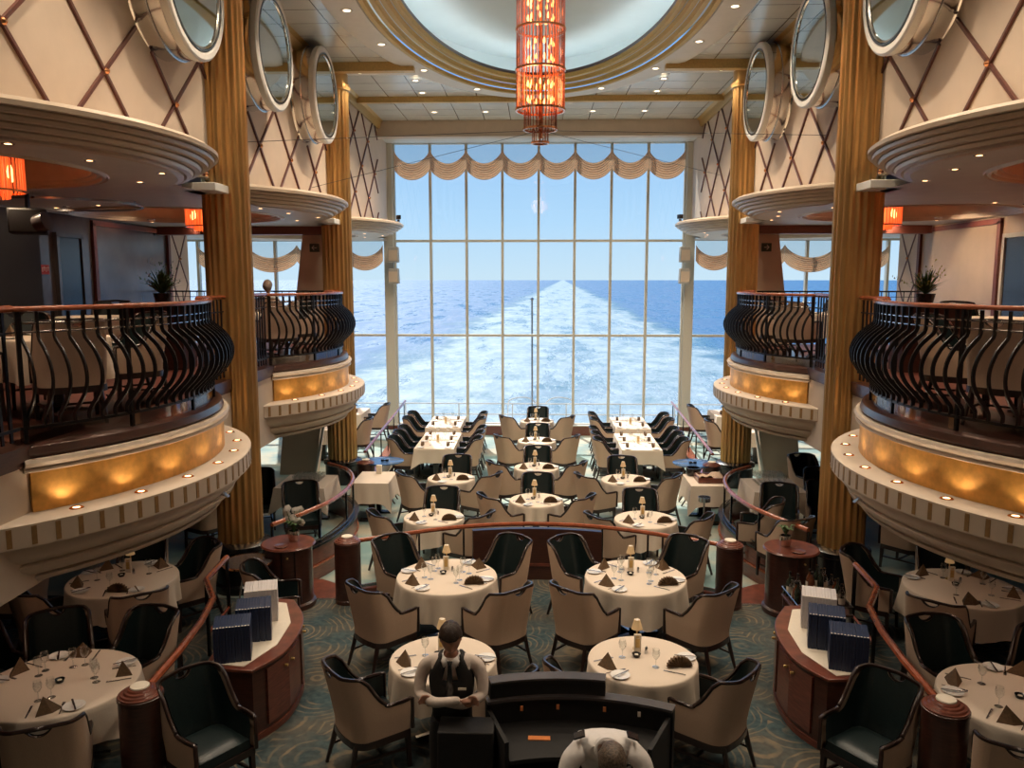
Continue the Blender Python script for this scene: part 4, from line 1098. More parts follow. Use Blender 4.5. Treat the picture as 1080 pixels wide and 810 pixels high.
# side tables under the balconies
make_table('L1', -4.12, 6.45, .64, 0, 'bottom left round table', [radians(v) for v in (20, 100, 160, 290)], wines=2, drop=.32, centre=False)
make_table('L2', -4.82, 8.87, .60, 0, 'round table under the near left balcony', [radians(v) for v in (55, 140, 215, 290)], fans=(3,), wines=1, drop=.32, centre=True)
make_table('R1', 4.81, 8.90, .62, 0, 'round table under the near right balcony', [radians(v) for v in (125, 40, 250, 330)], wines=1, drop=.32, centre=True)
make_table('R2', 4.02, 6.45, .62, 0, 'bottom right round table', [radians(v) for v in (150, 230, 60, 330)], wines=1, drop=.32, centre=False)
votive.put((-4.12, 6.45, .75), 0, 'small dark candle dish on the bottom left round table'); votive.put((4.02, 6.45, .75), 0, 'small dark candle dish on the bottom right round table')
chair_at(-3.78, 5.72, -4.12, 6.45, 'speckled cream armchair backing onto us at the bottom left table'); chair_at(-4.58, 7.2, -4.12, 6.45, 'dark lined armchair on the far side of the bottom left table')
chair_at(-3.86, 7.26, -4.1, 6.5, 'dark lined armchair between the two round tables on the left'); chair_at(-4.58, 5.70, -4.12, 6.45, 'cream armchair cut off at the bottom left edge of the picture')
chair_at(-5.2, 7.0, -4.4, 6.6, 'dark armchair at the left edge of the picture')
chair_at(-4.32, 8.2, -4.82, 8.87, 'cream armchair on the near side of the table under the left balcony'); chair_at(-4.30, 9.42, -4.82, 8.87, 'dark lined armchair right of the table under the left balcony')
chair_at(-5.3, 8.22, -4.82, 8.87, 'armchair left of the table under the left balcony'); chair_at(-5.0, 9.65, -4.82, 8.87, 'armchair behind the table under the left balcony')
chair_at(4.25, 8.26, 4.81, 8.90, 'cream armchair on the near side of the table under the right balcony'); chair_at(4.05, 9.45, 4.75, 8.95, 'dark lined armchair left of the table under the right balcony')
chair_at(5.0, 9.7, 4.81, 8.90, 'cream armchair behind the table under the right balcony')
chair_at(3.86, 7.3, 4.02, 6.45, 'dark lined armchair behind the bottom right table, left one'); chair_at(4.62, 7.1, 4.02, 6.45, 'dark lined armchair behind the bottom right table, right one')
chair_at(3.55, 5.66, 4.02, 6.45, 'cream armchair cut off at the bottom right edge of the picture')
# teal chairs beside the service cabinets
chair_at(-2.68, 6.08, 0, 0, 'armchair with teal leather inside turned to the cabinet, bottom left', dr=radians(-125)); chair_at(2.70, 6.22, 0, 0, 'armchair with teal leather inside turned to the cabinet, bottom right', dr=radians(125))
chair_at(-3.02, 8.86, 0, 0, 'armchair with blue sheen behind the left service cabinet', dr=radians(-75))
# side platforms between the columns
for i, (x, y, r) in enumerate([(-3.75, 12.35, 200), (3.80, 12.45, 165), (3.48, 11.12, 25), (3.30, 11.85, 70), (5.0, 14.7, 200), (4.85, 13.55, 170), (4.6, 12.65, 170), (-4.75, 13.2, 200), (-5.2, 12.2, 60), (5.4, 11.6, 40), (-6.2, 14.5, 200), (6.3, 14.8, 170), (-6.2, 9.0, 90), (6.4, 9.2, 90)]):
    lb = ['dark armchair before the left table of glasses', 'dark armchair before the right table of glasses', 'cream armchair just inside the right curved wall', 'cream armchair against the bend of the right curved wall', 'dark armchair furthest back beside the right slanted pillar', 'cream armchair beyond the right table of glasses', 'dark armchair partly hidden by the near right column', 'dark armchair behind the near left column', 'armchair in the shade left of the near left column', 'armchair in the shade right of the near right column', 'armchair deep under the left upper deck', 'armchair deep under the right upper deck', 'armchair left of the table under the near left balcony, by the wall', 'armchair right of the table under the near right balcony, by the wall'][i]
    CH.put((x, y, 0), radians(r), lb)
make_table('GL', -3.98, 13.45, .4, 0, 'table of upturned glasses inside the left curved wall', [], rect=(.85, .95), drop=.30, centre=False)
make_table('GR', 3.98, 13.45, .4, 0, 'table of glasses inside the right curved wall', [], rect=(.85, .95), drop=.30, centre=False)
for s in (-1, 1):
    for i in range(6):
        for j in range(5):
            (tumbler if s < 0 else wine).put((s * 3.98 - .22 + i * .085, 13.55 + (j - 1) * .085, .75), 0, f'clear glass among the rows on the {SIDE[s]} glass table', f'rows of glasses on the {SIDE[s]} table')
make_table('SL', -3.0, 14.45, .4, ZF, 'bare pink clothed table outside the left curved wall', [], rect=(.66, .9), drop=.36, centre=False)
make_table('SR', 3.05, 14.45, .4, ZF, 'white clothed serving table outside the right curved wall', [], rect=(.66, .9), drop=.36, centre=False)
tag(obj('carton', MB().box((0, 0, .08), (.1, .08, .16)), 'paper', None, (-2.98, 14.75, ZF + .75), bevel=.004), 'small beige carton standing on the bare pink table', 'carton')
t_ = thing('bread_tray', 'wooden tray with folded peach linen on the right serving table', 'tray', (3.12, 14.4, ZF + .75))
obj('tray', MB().box((0, 0, .015), (.46, .4, .03)).box((0, -.2, .05), (.46, .02, .09)).box((0, .2, .05), (.46, .02, .09)).box((-.23, 0, .05), (.02, .4, .09)).box((.23, 0, .05), (.02, .4, .09)), 'wood', t_)
mb = MB(); mb.grid(lambda u, v: ((u - .5) * .44, (v - .5) * .38, .09 + .04 * sin(u * 5) * cos(v * 4) + .02 * sin(u * 17 + v * 9)), 14, 12); obj('linen', mb, 'cream_fabric', t_, thick=.01)
t_ = thing('black_pot', 'round black pot on the right serving table', 'pot', (2.9, 14.8, ZF + .75))
obj('body', MB().lathe([(0, 0), (.11, 0), (.135, .05), (.13, .14), (.14, .15), (.12, .15), (.11, .02), (0, .02)], 24), 'black', t_)
# blue topped folding stands
for s in (-1, 1):
    t_ = thing('tray_stand', f'oval blue tray on crossed folding legs before the {SIDE[s]} further column', 'tray stand', (s * 3.05, 15.5, ZF))
    mb = MB().lathe([(0, .80), (.34, .80), (.36, .82), (.36, .83), (.335, .81), (0, .81)], 32); mb.xf(Matrix.Scale(1.15, 4, (1, 0, 0))); obj('tray', mb, 'blue_tray', t_)
    for q in (-1, 1):
        obj('leg', MB().bar((-.25, q * .17, .79), (.25, q * .17, 0), .03, .02), 'chair_wood', t_); obj('leg', MB().bar((.25, q * .15, .79), (-.25, q * .15, 0), .03, .02), 'chair_wood', t_)
    obj('strap', MB().box((0, .0, .78), (.4, .04, .01)), 'red' if s > 0 else 'black', t_)
    t2 = thing('small_holder', f'little black box on the {SIDE[s]} blue tray', 'box', (s * 3.02, 15.5, ZF + .815))
    obj('body', MB().box((-.04, 0, .02), (.06, .05, .04)).box((.05, 0, .02), (.06, .05, .04)).box((0, 0, .015), (.06, .03, .02)), 'black', t2, bevel=.004)
t_ = thing('bottle_stand', 'steel pedestal stand beside the right serving table', 'stand', (2.86, 13.55, ZF))
obj('base', MB().lathe([(0, 0), (.14, 0), (.14, .015), (.02, .03), (0, .03)], 24), 'steel', t_); obj('pole', MB().lathe([(.016, .02), (.016, .62)], 10), 'steel', t_); obj('ring_holder', MB().lathe([(.09, .6), (.105, .6), (.105, .68), (.095, .68), (.09, .6)], 24).lathe([(0, .6), (.1, .6)], 20), 'steel', t_)

for s in (-1, 1):
    for y, nm in ((18.7, 'nearer'), (20.9, 'further')):
        d_ = f'{nm} side table by the window, far {SIDE[s]}'
        make_table('W' + SIDE[s] + nm, s * 5.0, y, .4, 0, d_, [], rect=(.9, 1.1), drop=.32, centre=False)
        card.put((s * 5.0, y, .75), 0, f'tall cream menu card, {d_}')
        for q in (-1, 1):
            chair_at(s * 5.0 + q * .72, y, s * 5.0, y, f'cream armchair, {SIDE[q]} side of the {d_}', 0)
            nap_fan.put((s * 5.0 + q * .25, y - .2, .75), pi / 2, f'brown fan napkin, {SIDE[q]} side of the {d_}')
    # lights under the near balcony
    for x, y, z, nm in ((4.75, 8.5, 2.148, 'inner'), (5.1, 7.2, 2.148, 'outer'), (4.12, 6.6, 1.763, 'front')):
        q = tag(obj('under_deck_light', MB().lathe([(.035, 0), (.05, -.006), (.06, 0)], 14), 'steel', None, (s * x, y, z)), f'{nm} small downlight under the near {SIDE[s]} balcony', 'ceiling light')
        obj('lens', MB().lathe([(0, -.003), (.035, -.003)], 10), 'lens', q)
        lamp('under_deck_spot', 'SPOT', (s * x, y, z - .02), 5.5, (1, .66, .45), .04, (0, 0, 0), radians(140))

# ------------------------------------------------------------------ drum cabinets with flowers
for s in (-1, 1):
    x, y = s * 3.22, 9.98
    t_ = thing('drum_cabinet', f'oval wooden drum cabinet beside the near gold column on the {SIDE[s]}', 'cabinet', (x, y, 0), 0)
    E_ = Matrix.Scale(.95, 4, (1, 0, 0))
    obj('body', MB().lathe([(0, 0), (.33, 0), (.33, .06), (.30, .08), (.30, .80), (0, .80)], 40), 'wood_dark', t_)
    obj('top', MB().lathe([(0, .80), (.33, .80), (.345, .815), (.33, .835), (0, .835)], 40), 'wood', t_)
    obj('door_seam', MB().box((-.0, -.303, .44), (.008, .012, .7)).box((.16, -.262, .44), (.008, .012, .7)), 'black', t_); obj('knob', MB().lathe([(0, 0), (.012, 0), (.012, .02), (0, .025)], 10).xf(Matrix.Rotation(pi / 2, 4, 'X')), 'gold_trim', t_, (.08, -.30, .72))
    v = thing('flower_vase', 'glass vase with white orchids on the left drum cabinet' if s < 0 else 'small pot of dark leaves on the right drum cabinet', 'vase', (x - s * .06, y + .05, .835))
    obj('pot', MB().lathe([(0, 0), (.06, 0), (.075, .08), (.07, .14), (.062, .14), (.055, .02), (0, .02)], 20), 'mirror_steel', v)
    lf = MB(); rnd = random.Random(3)
    for i in range(16):
        a = rnd.uniform(0, 6.28); L = rnd.uniform(.08, .16); p0 = Vector((0, 0, .13)); p1 = Vector((L * .5 * cos(a), L * .5 * sin(a), .13 + L)); p2 = Vector((L * cos(a), L * sin(a), .13 + L * .9)); w = Vector((-sin(a), cos(a), 0)) * .018
        lf.add([p0, p1 + w, p2, p1 - w], [(0, 1, 2, 3)])
    obj('leaves', lf, 'leaf', v, smooth=0)
    if s < 0:
        fl = MB(); sm_ = MB()
        for i in range(14):
            c = Vector((rnd.uniform(-.10, .10), rnd.uniform(-.08, .08), rnd.uniform(.20, .42)))
            sm_.tube([(0, 0, .1), tuple(c * .7 + Vector((0, 0, .06))), tuple(c)], .003, 5)
            for k in range(5):
                a = 2 * pi * k / 5; u = Vector((cos(a), 0.25, sin(a))) * .050; w = Vector((-sin(a), 0, cos(a))) * .028
                fl.add([c, c + u * .6 + w, c + u, c + u * .6 - w], [(0, 1, 2, 3)])
        obj('blossom', fl, 'petal', v, smooth=0); obj('stem', sm_, 'leaf', v)
    o = single('wood_saucer', 'dish', MB().lathe([(0, 0), (.07, 0), (.09, .015), (.085, .018), (0, .01)], 20), 'wood').put((x + s * .03, y - .19, .835), 0, f'small wooden saucer on the {SIDE[s]} drum cabinet')
# round glass side table near the left column
t_ = thing('glass_side_table', 'round black glass side table before the near left column', 'side table', (-3.62, 9.62, 0))
obj('top', MB().lathe([(0, .68), (.29, .68), (.30, .69), (.29, .70), (0, .70)], 36), 'panel_grey', t_); obj('rim', MB().lathe([(.295, .675), (.31, .68), (.31, .70), (.295, .705), (.295, .675)], 36), 'copper', t_)
for k in range(3): a = k * 2.09; obj('leg', MB().tube([(.05 * cos(a), .05 * sin(a), .68), (.22 * cos(a), .22 * sin(a), 0)], .012, 6), 'steel', t_)
# bottle trolley on the right
t_ = thing('drinks_trolley', 'dark drinks trolley before the near right column', 'trolley', (3.2, 8.95, 0))
obj('shelf', MB().box((0, 0, .50), (.62, .62, .03)), 'wood_dark', t_, bevel=.01); obj('shelf', MB().box((0, 0, .18), (.58, .58, .03)), 'wood_dark', t_, bevel=.01)
obj('round_tray', MB().lathe([(0, .515), (.17, .515), (.18, .53), (.175, .555), (.165, .53), (0, .53)], 28), 'wood', t_, (0, -.17, 0))
obj('step_box', MB().box((.03, .12, .56), (.28, .26, .09)), 'wood', t_, bevel=.005)
for q in (-1, 1):
    for p in (-1, 1): obj('leg', MB().bar((q * .28, p * .28, 0.04), (q * .28, p * .28, .62), .025), 'steel', t_)
obj('guard_rail', MB().tube([(-.3, -.3, .60), (.3, -.3, .60), (.3, .3, .60), (-.3, .3, .60)], .009, 6, True), 'steel', t_)
def bottle(h, r, m):
    return small('bottle', 'bottle', [('body', MB().lathe([(0, 0), (r, 0), (r, h * .55), (r * .8, h * .65), (r * .35, h * .75), (r * .33, h * .93), (0, h * .93)], 16), m), ('label', MB().lathe([(r + .0008, h * .15), (r + .0008, h * .42)], 16, a0=pi, a1=2 * pi), 'paper'), ('cap', MB().lathe([(r * .38, h * .9), (r * .38, h), (0, h)], 10), 'black')])
bs = [bottle(.30, .037, 'bottle_green'), bottle(.27, .042, 'glass'), bottle(.25, .04, 'bottle_brown')]
k = 0
for (x, y, z) in [(-.24, .22, .515), (-.24, .12, .515), (-.23, .02, .515), (-.24, -.08, .515), (-.14, .24, .515), (-.02, .20, .605), (.06, .2, .605), (.14, .18, .605), (-.03, .1, .605), (.07, .09, .605), (.24, .22, .515), (.25, .12, .515), (.24, .02, .515), (.25, -.08, .515)]:
    bs[k % 3].put((3.2 + x, 8.95 + y, z), k, ['green', 'clear', 'brown'][k % 3] + ' spirit bottle on the drinks trolley', ['green', 'clear', 'brown'][k % 3] + ' bottles on the trolley'); k += 1

# ------------------------------------------------------------------ service cabinets with stacked menus
for s in (-1, 1):
    inner = smoothpath([(2.57, 6.8), (2.40, 7.15), (2.38, 7.6), (2.46, 8.0), (2.68, 8.4)], 4)
    poly = inner + [(3.18, 8.45), (3.02, 6.85)]
    cx, cy = 2.8, 7.6
    P3 = [((x - cx) * s, y - cy) for x, y in poly]
    t_ = thing('service_cabinet', f'curved wooden service cabinet with stacked menus, {SIDE[s]} side', 'cabinet', (cx * s, cy, 0))
    def sc(P_, k): return [(x * k, y * k) for x, y in P_]
    obj('body', MB().prism(sc(P3, .97), .06, .68), 'wood_dark', t_)
    obj('plinth', MB().prism(P3, 0, .06), 'wood', t_)
    obj('top', MB().prism(sc(P3, 1.02), .68, .71), 'wood', t_, bevel=.006)
    obj('linen_runner', MB().prism([((x - cx) * s, y - cy) for x, y in [(2.66, 6.85), (2.98, 6.9), (3.1, 8.36), (2.72, 8.3), (2.52, 7.8), (2.5, 7.3)]], .711, .716), 'paper', t_)
    fp = [((x - cx) * s * .985, (y - cy) * .985) for x, y in inner]
    for k in range(4):
        i0 = 2 + k * 3.5; i0 = int(i0); a, b_ = fp[i0], fp[i0 + 3]
        dr = obj('door', MB().bar((a[0], a[1], .37), (b_[0], b_[1], .37), .02, .54), 'wood', t_)
        hx = (a[0] * .2 + b_[0] * .8) if k % 2 == 0 else (a[0] * .8 + b_[0] * .2); hy = (a[1] * .2 + b_[1] * .8) if k % 2 == 0 else (a[1] * .8 + b_[1] * .2)
        obj('handle', MB().lathe([(0, 0), (.014, 0), (.014, .03), (0, .034)], 10).xf(Matrix.Rotation(-s * -pi / 2 * -1, 4, 'Y')), 'gold_trim', dr, (hx - s * .012, hy, .56))
    # menus: three blocks of upright folders
    mp_ = {}
    blocks = [('menu_blue', 2.83, 7.06, 'front'), ('menu_blue', 2.78, 7.48, 'middle'), ('menu_white', 2.86, 7.93, 'back')]
    for m_, bx, by, nm in blocks:
        pr2 = tag(obj('menu_folder', MB().box((0, 0, .17), (.0262, .30, .34)), m_, bevel=.002), '', 'menu')
        page = obj('pages', MB().box((0, -.14, .339), (.014, .014, .006)), 'paper', pr2)
        PP = Proto(pr2)
        for k in range(12):
            xx = s * bx + (k - 5.5) * .0255
            lb = f'{"dark blue" if "blue" in m_ else "white"} menu folder standing in the {nm} block on the {SIDE[s]} cabinet'
            PP.put((s * bx + (k - 5.5) * .0272 * cos(-s * .3), by + (k - 5.5) * .0272 * sin(-s * .3) + random.uniform(-.004, .004), .716), -s * .3, lb, f'{nm} block of menu folders on the {SIDE[s]} cabinet')
    # wooden rail behind the cabinet running down to the corner post
    t_ = thing('platform_rail', f'bent wooden handrail on dark posts behind the {SIDE[s]} service cabinet', 'railing', (s * 3.5, 8.4, 0))
    pts = [(3.74, 9.25, .88), (3.70, 8.62, .88), (3.68, 8.5, .88), (3.40, 8.0, .88), (3.28, 7.4, .88), (3.22, 6.8, .88), (3.19, 6.15, .88)]
    Q = [((x - 3.5) * s, y - 8.4, z) for x, y, z in pts]
    obj('handrail', MB().tube(Q, .034, 8), 'rail_wood', t_)
    for x, y, z in (Q[0], Q[2], Q[5]): obj('post', MB().bar((x, y, 0), (x, y, z - .02), .035), 'black', t_)
    obj('lower_rail', MB().tube([(x, y, .25) for x, y, z in Q[:3]], .02, 6), 'rail_wood', t_)

# ------------------------------------------------------------------ host desk
t_ = thing('host_desk', 'curved black host desk with raised screen at the bottom centre', 'desk', (.22, 5.3, 0))
def arcpts(r, a0, a1, n=20): return [(r * sin(a0 + (a1 - a0) * i / n), -1.35 + r * cos(a0 + (a1 - a0) * i / n)) for i in range(n + 1)]
W_ = arcpts(1.78, radians(-19.5), radians(26))
obj('front_panel', MB().wall(W_, [(-.02, 0), (.03, 0), (.03, 1.09), (-.02, 1.09)]), 'black_matte', t_)
obj('ledge', MB().wall(W_, [(-.05, 1.09), (.05, 1.09), (.05, 1.11), (-.05, 1.11)]), 'panel_grey', t_)
W2 = arcpts(1.80, radians(-18.5), radians(9.5))
obj('raised_screen', MB().wall(W2, [(-.03, 1.11), (.04, 1.11), (.04, 1.235), (-.03, 1.235)]), 'black_matte', t_)
obj('screen_cap', MB().wall(W2, [(-.06, 1.235), (.05, 1.235), (.05, 1.25), (-.06, 1.25)]), 'panel_grey', t_)
W3 = arcpts(1.52, radians(-18), radians(24))
obj('worktop', MB().wall(W3, [(-.24, .88), (.24, .88), (.24, .91), (-.24, .91)]), 'black_matte', t_)
obj('lower_shelf', MB().wall(W3, [(-.2, .45), (.24, .45), (.24, .47), (-.2, .47)]), 'black_matte', t_)
obj('left_wing', MB().box((-.72, .10, .52), (.40, .22, 1.04)), 'black_matte', t_, bevel=.01)
for a in (-19, 25): x, y = 1.55 * sin(radians(a)), -1.35 + 1.55 * cos(radians(a)); obj('side_panel', MB().box((x, y, .52), (.03, .5, 1.04), -radians(a)), 'black_matte', t_)
for a in (-11, -2, 9.5): obj('indicator_lamp', MB().box((1.73 * sin(radians(a)), -1.35 + 1.73 * cos(radians(a)), 1.03), (.022, .012, .035)), 'orange', t_)
obj('indicator_lamp', MB().box((1.73 * sin(radians(18)), -1.35 + 1.73 * cos(radians(18)), 1.03), (.022, .012, .035)), 'paper', t_)
tag(obj('card', MB().box((0, 0, .004), (.16, .05, .008)), 'orange', None, (.02, 5.45, .91)), 'flat brown card lying on the worktop of the host desk', 'card')

# ------------------------------------------------------------------ people
def skin_mesh(joints, bones, root=0, sub=2):
    me = bpy.data.meshes.new('tmp'); me.from_pydata([j[0] for j in joints], bones, []); o = bpy.data.objects.new('tmp', me); COL.objects.link(o)
    o.modifiers.new('skin', 'SKIN')
    if not me.skin_vertices: 
        bm = bmesh.new(); bm.from_mesh(me); bm.verts.layers.skin.verify(); bm.to_mesh(me); bm.free()
    for i, j in enumerate(joints):
        r = j[1]; me.skin_vertices[0].data[i].radius = (r, r) if isinstance(r, (int, float)) else r
        me.skin_vertices[0].data[i].use_root = (i == root)
    q = o.modifiers.new('sub', 'SUBSURF'); q.levels = sub; q.render_levels = sub
    dg = bpy.context.evaluated_depsgraph_get(); ev = o.evaluated_get(dg); m2 = ev.to_mesh()
    mb = MB(); mb.v = [tuple(v.co) for v in m2.vertices]; mb.f = [tuple(p.vertices) for p in m2.polygons]
    ev.to_mesh_clear(); bpy.data.objects.remove(o); bpy.data.meshes.remove(me)
    return mb
def head_mesh(M, hair=False, long=False):
    """head in local axes: face towards -y, centre at origin, height about .23"""
    mb = MB(); nu, nv = 40, 30
    def f(u, v):
        a = 2 * pi * u; t2 = pi * v; z = cos(t2); r = sin(t2)
        x = r * sin(a); y = -r * cos(a)
        X, Y, Z = x * .075, y * .095, z * .118
        if z < 0: k = -z; X *= 1 - .30 * k; Y = Y * (1 - .22 * k) - .012 * k
        front = max(0, -y)
        if hair:
            return (X * 1.09, Y * 1.08 + .006, Z * 1.06 + .006 + .004 * sin(a * 9) * r)
        # features
        g = lambda cx, cz, w, h, amp: amp * math.exp(-((X - cx) / w) ** 2 - ((Z - cz) / h) ** 2) if y < 0 else 0
        Y -= g(0, -.012, .011, .026, .020) + g(0, -.028, .016, .010, .008) + g(0, .028, .05, .012, .005) + g(0, -.058, .024, .007, .006) + g(0, -.095, .02, .015, .006)
        Y += g(.030, .008, .014, .010, .008) + g(-.030, .008, .014, .010, .008) + g(0, -.050, .02, .003, .004)
        return (X, Y, Z)
    if hair:
        g2 = lambda u, v: f(u, v)
        full = MB().grid(g2, nu, nv, cu=True)
        keep = []
        for fc in full.f:
            cx = sum(full.v[i][0] for i in fc) / 4; cy = sum(full.v[i][1] for i in fc) / 4; cz = sum(full.v[i][2] for i in fc) / 4
            if cz > .055 + (0 if cy < -.04 else -(cy + .04) * 1.05): keep.append(fc)
        mb.v = full.v; mb.f = keep
    else:
        mb.grid(f, nu, nv, cu=True)
        for q in (-1, 1):
            e_ = MB().grid(lambda u, v: (q * (.072 + .008 * sin(pi * v)), .008 + .018 * cos(2 * pi * u) * sin(pi * v), -.005 + .030 * cos(pi * v)), 10, 8, cu=True); mb.add(e_.v, e_.f)
    return mb.xf(M)
def hand_mesh(wrist, direction, palm_n, curl=.5, side=1):
    """five finger hand as skin chains"""
    d = Vector(direction).normalized(); nrm = Vector(palm_n); nrm = (nrm - d * nrm.dot(d)).normalized(); sd2 = d.cross(nrm) * side; w = Vector(wrist)
    J = [(tuple(w), .024), (tuple(w + d * .04), (.030, .018)), (tuple(w + d * .075), (.034, .016))]; E_ = [(0, 1), (1, 2)]
    out = skin_mesh(J, E_, 0, 2)
    for k, (off, L) in enumerate(((-.028, .068), (-.010, .078), (.009, .073), (.027, .058))):
        p = w + d * .075 + sd2 * off; pts = [p]; dirv = d.copy(); ax = sd2
        for seg in range(3):
            dirv = Matrix.Rotation(curl * (-1 if side > 0 else 1), 3, ax) @ dirv; p = p + dirv * L * (.45, .32, .25)[seg]; pts.append(p)
        mb = skin_mesh([(tuple(w + d * .05 + sd2 * off * .8), .009)] + [(tuple(q), r) for q, r in zip(pts, (.0095, .009, .008, .0065))], [(i, i + 1) for i in range(4)], 0, 1)
        out.add(mb.v, mb.f)
    p = w + d * .02 - sd2 * .02; pts = [p, p - sd2 * .022 + d * .03 , p - sd2 * .030 + d * .055 + nrm * .008]
    mb = skin_mesh([(tuple(q), r) for q, r in zip(pts, (.013, .011, .008))], [(0, 1), (1, 2)], 0, 1); out.add(mb.v, mb.f)
    return out
def remesh(o, vs):
    q = o.modifiers.new('r', 'REMESH'); q.mode = 'VOXEL'; q.voxel_size = vs; q.use_smooth_shade = True
    q = o.modifiers.new('sm', 'SMOOTH'); q.iterations = 2; q.factor = .5
# waiter, standing with crossed arms, head bowed, facing us
t_ = thing('person', 'waiter in black waistcoat and tie with crossed arms and bowed head', 'person', (-.63, 5.64, 0))
HEADM = Matrix.Translation((.005, -.085, 1.615)) @ Matrix.Rotation(radians(24), 4, 'X') @ Matrix.Rotation(radians(6), 4, 'Z')
torso = [((0, .02, .92), (.15, .11)), ((0, .01, 1.10), (.135, .10)), ((0, 0, 1.27), (.165, .115)), ((0, .0, 1.38), (.15, .10)), ((0, -.01, 1.45), .06), ((0, -.05, 1.53), .052)]
def arms(k=1.0):
    J = []; 
    for q in (-1, 1):
        fy = -.225 if q < 0 else -.19; fz = 1.19 if q < 0 else 1.16
        J.append([((q * .13, .0, 1.40), .062 * k), ((q * .195, .0, 1.375), .06 * k), ((q * .23, -.02, 1.27), .052 * k), ((q * .235, -.06, 1.165), .045 * k), ((q * .10, fy, fz), .040 * k), ((-q * .09, fy + .01, fz + .02), .030 * k)])
    return J
def figure(torso, armJ, legs, k=1.0):
    J = [(p, (r[0] * k, r[1] * k) if isinstance(r, tuple) else r * k) for p, r in torso]; E_ = [(i, i + 1) for i in range(len(J) - 1)]
    for A_ in armJ:
        n0 = len(J); J += [(p, r) for p, r in A_]; E_ += [(3, n0)] + [(n0 + i, n0 + i + 1) for i in range(len(A_) - 1)]
    for L in legs:
        n0 = len(J); J += L; E_ += [(0, n0)] + [(n0 + i, n0 + i + 1) for i in range(len(L) - 1)]
    return skin_mesh(J, E_, 0, 2)
legsJ = [[((q * .09, .02, .86), .085), ((q * .10, .0, .48), .055), ((q * .105, .02, .10), .038), ((q * .11, -.10, .035), .035)] for q in (-1, 1)]
body = figure(torso, arms(.72), legsJ, .80); h = head_mesh(HEADM); body.add(h.v, h.f)
h1 = hand_mesh((.09 + .0, -.235, 1.205), (1, .25, .1), (0, 1, 0), .5, 1); body.add(h1.v, h1.f)
h2 = hand_mesh((-.09, -.20, 1.185), (-1, .2, .15), (0, 1, 0), .5, -1); body.add(h2.v, h2.f)
o = obj('body', body, 'skin', t_, smooth=80); remesh(o, .006)
o = obj('hair', head_mesh(HEADM, True), 'hair', t_, smooth=80, thick=.014)
sh = figure([(p, r) for p, r in torso[:5]], arms(.98), [], 1.0)
obj('shirt', sh, 'shirt', t_, smooth=80)
cuff = MB(); obj('collar', MB().lathe([(.062, -.012), (.066, .0), (.058, .022)], 20, a0=radians(-55), a1=radians(235)).xf(Matrix.Translation((0, -.03, 1.462)) @ Matrix.Rotation(radians(22), 4, 'X')).add([(-.05, -.085, 1.478), (-.004, -.112, 1.450), (-.045, -.118, 1.405), (-.068, -.080, 1.44)], [(0, 1, 2, 3)]).add([(.05, -.085, 1.478), (.004, -.112, 1.450), (.045, -.118, 1.405), (.068, -.080, 1.44)], [(0, 1, 2, 3)]), 'shirt_white', t_, thick=.006)
vest = skin_mesh([((0, .02, .78), (.164, .128)), ((0, .01, 1.10), (.152, .120)), ((0, 0, 1.26), (.186, .142)), ((0, .0, 1.37), (.185, .134)), ((0, .0, 1.43), (.10, .09)), ((.11, .0, 1.425), (.062, .075)), ((-.11, .0, 1.425), (.062, .075))], [(0, 1), (1, 2), (2, 3), (3, 4), (3, 5), (3, 6)], 0, 2)
def vkeep(f):
    x, y, z = [sum(vest.v[i][k] for i in f) / len(f) for k in range(3)]
    if y < -.01 and z > 1.20 and abs(x) < (z - 1.20) * .24: return False
    return not ((z > 1.30 and abs(x) > .160) or (z > 1.40 and abs(x) < .06))
vest.f = [f for f in vest.f if vkeep(f)]
obj('waistcoat', vest, 'black_matte', t_, smooth=80, thick=.014)
obj('tie', MB().add([(-.02, -.118, 1.455), (.02, -.118, 1.455), (.013, -.125, 1.425), (-.013, -.125, 1.425), (.032, -.150, 1.20), (-.032, -.150, 1.20), (0, -.150, 1.16)], [(0, 1, 2, 3), (3, 2, 4, 5), (5, 4, 6)]), 'black', t_, thick=.012)
obj('name_badge', MB().box((.09, -.140, 1.255), (.06, .008, .016)), 'paper', t_)
tr = skin_mesh([((0, .02, 1.08), (.150, .110))] + [((q * .09, .02, .84), .10) for q in (-1, 1)] + [((q * .10, .0, .48), .075) for q in (-1, 1)] + [((q * .105, .02, .08), .062) for q in (-1, 1)], [(0, 1), (0, 2), (1, 3), (2, 4), (3, 5), (4, 6)], 0, 2)
obj('trousers', tr, 'black_matte', t_, smooth=80)
for q in (-1, 1): obj('shoe', MB().grid(lambda u, v: (q * .11 + .045 * cos(2 * pi * u) * sin(pi * v), -.04 + .13 * -cos(pi * v), max(0.0, .04 + .05 * sin(2 * pi * u) * sin(pi * v))), 14, 10, cu=True), 'black', t_, smooth=80)
# second crew member bending forward over the desk, seen from above
t_ = thing('person', 'crew member in white shirt with black epaulettes, bending forward at the bottom edge', 'person', (.43, 4.98, 0))
HM = Matrix.Translation((.02, -.50, 1.37)) @ Matrix.Rotation(radians(58), 4, 'X')
torso = [((0, .05, .92), (.15, .12)), ((0, .0, 1.10), (.15, .12)), ((0, -.13, 1.25), (.18, .12)), ((0, -.26, 1.33), (.185, .10)), ((0, -.35, 1.35), .07), ((.01, -.44, 1.36), .055)]
arm2 = [[((q * .15, -.30, 1.30), .07), ((q * .22, -.33, 1.27), .065), ((q * .26, -.38, 1.12), .052), ((q * .25, -.42, .99), .044), ((q * .15, -.50, .98), .036), ((q * .06, -.52, .99), .028)] for q in (-1, 1)]
body = figure(torso, [[(p, r * .8) for p, r in A_] for A_ in arm2], legsJ, .88); h = head_mesh(HM); body.add(h.v, h.f)
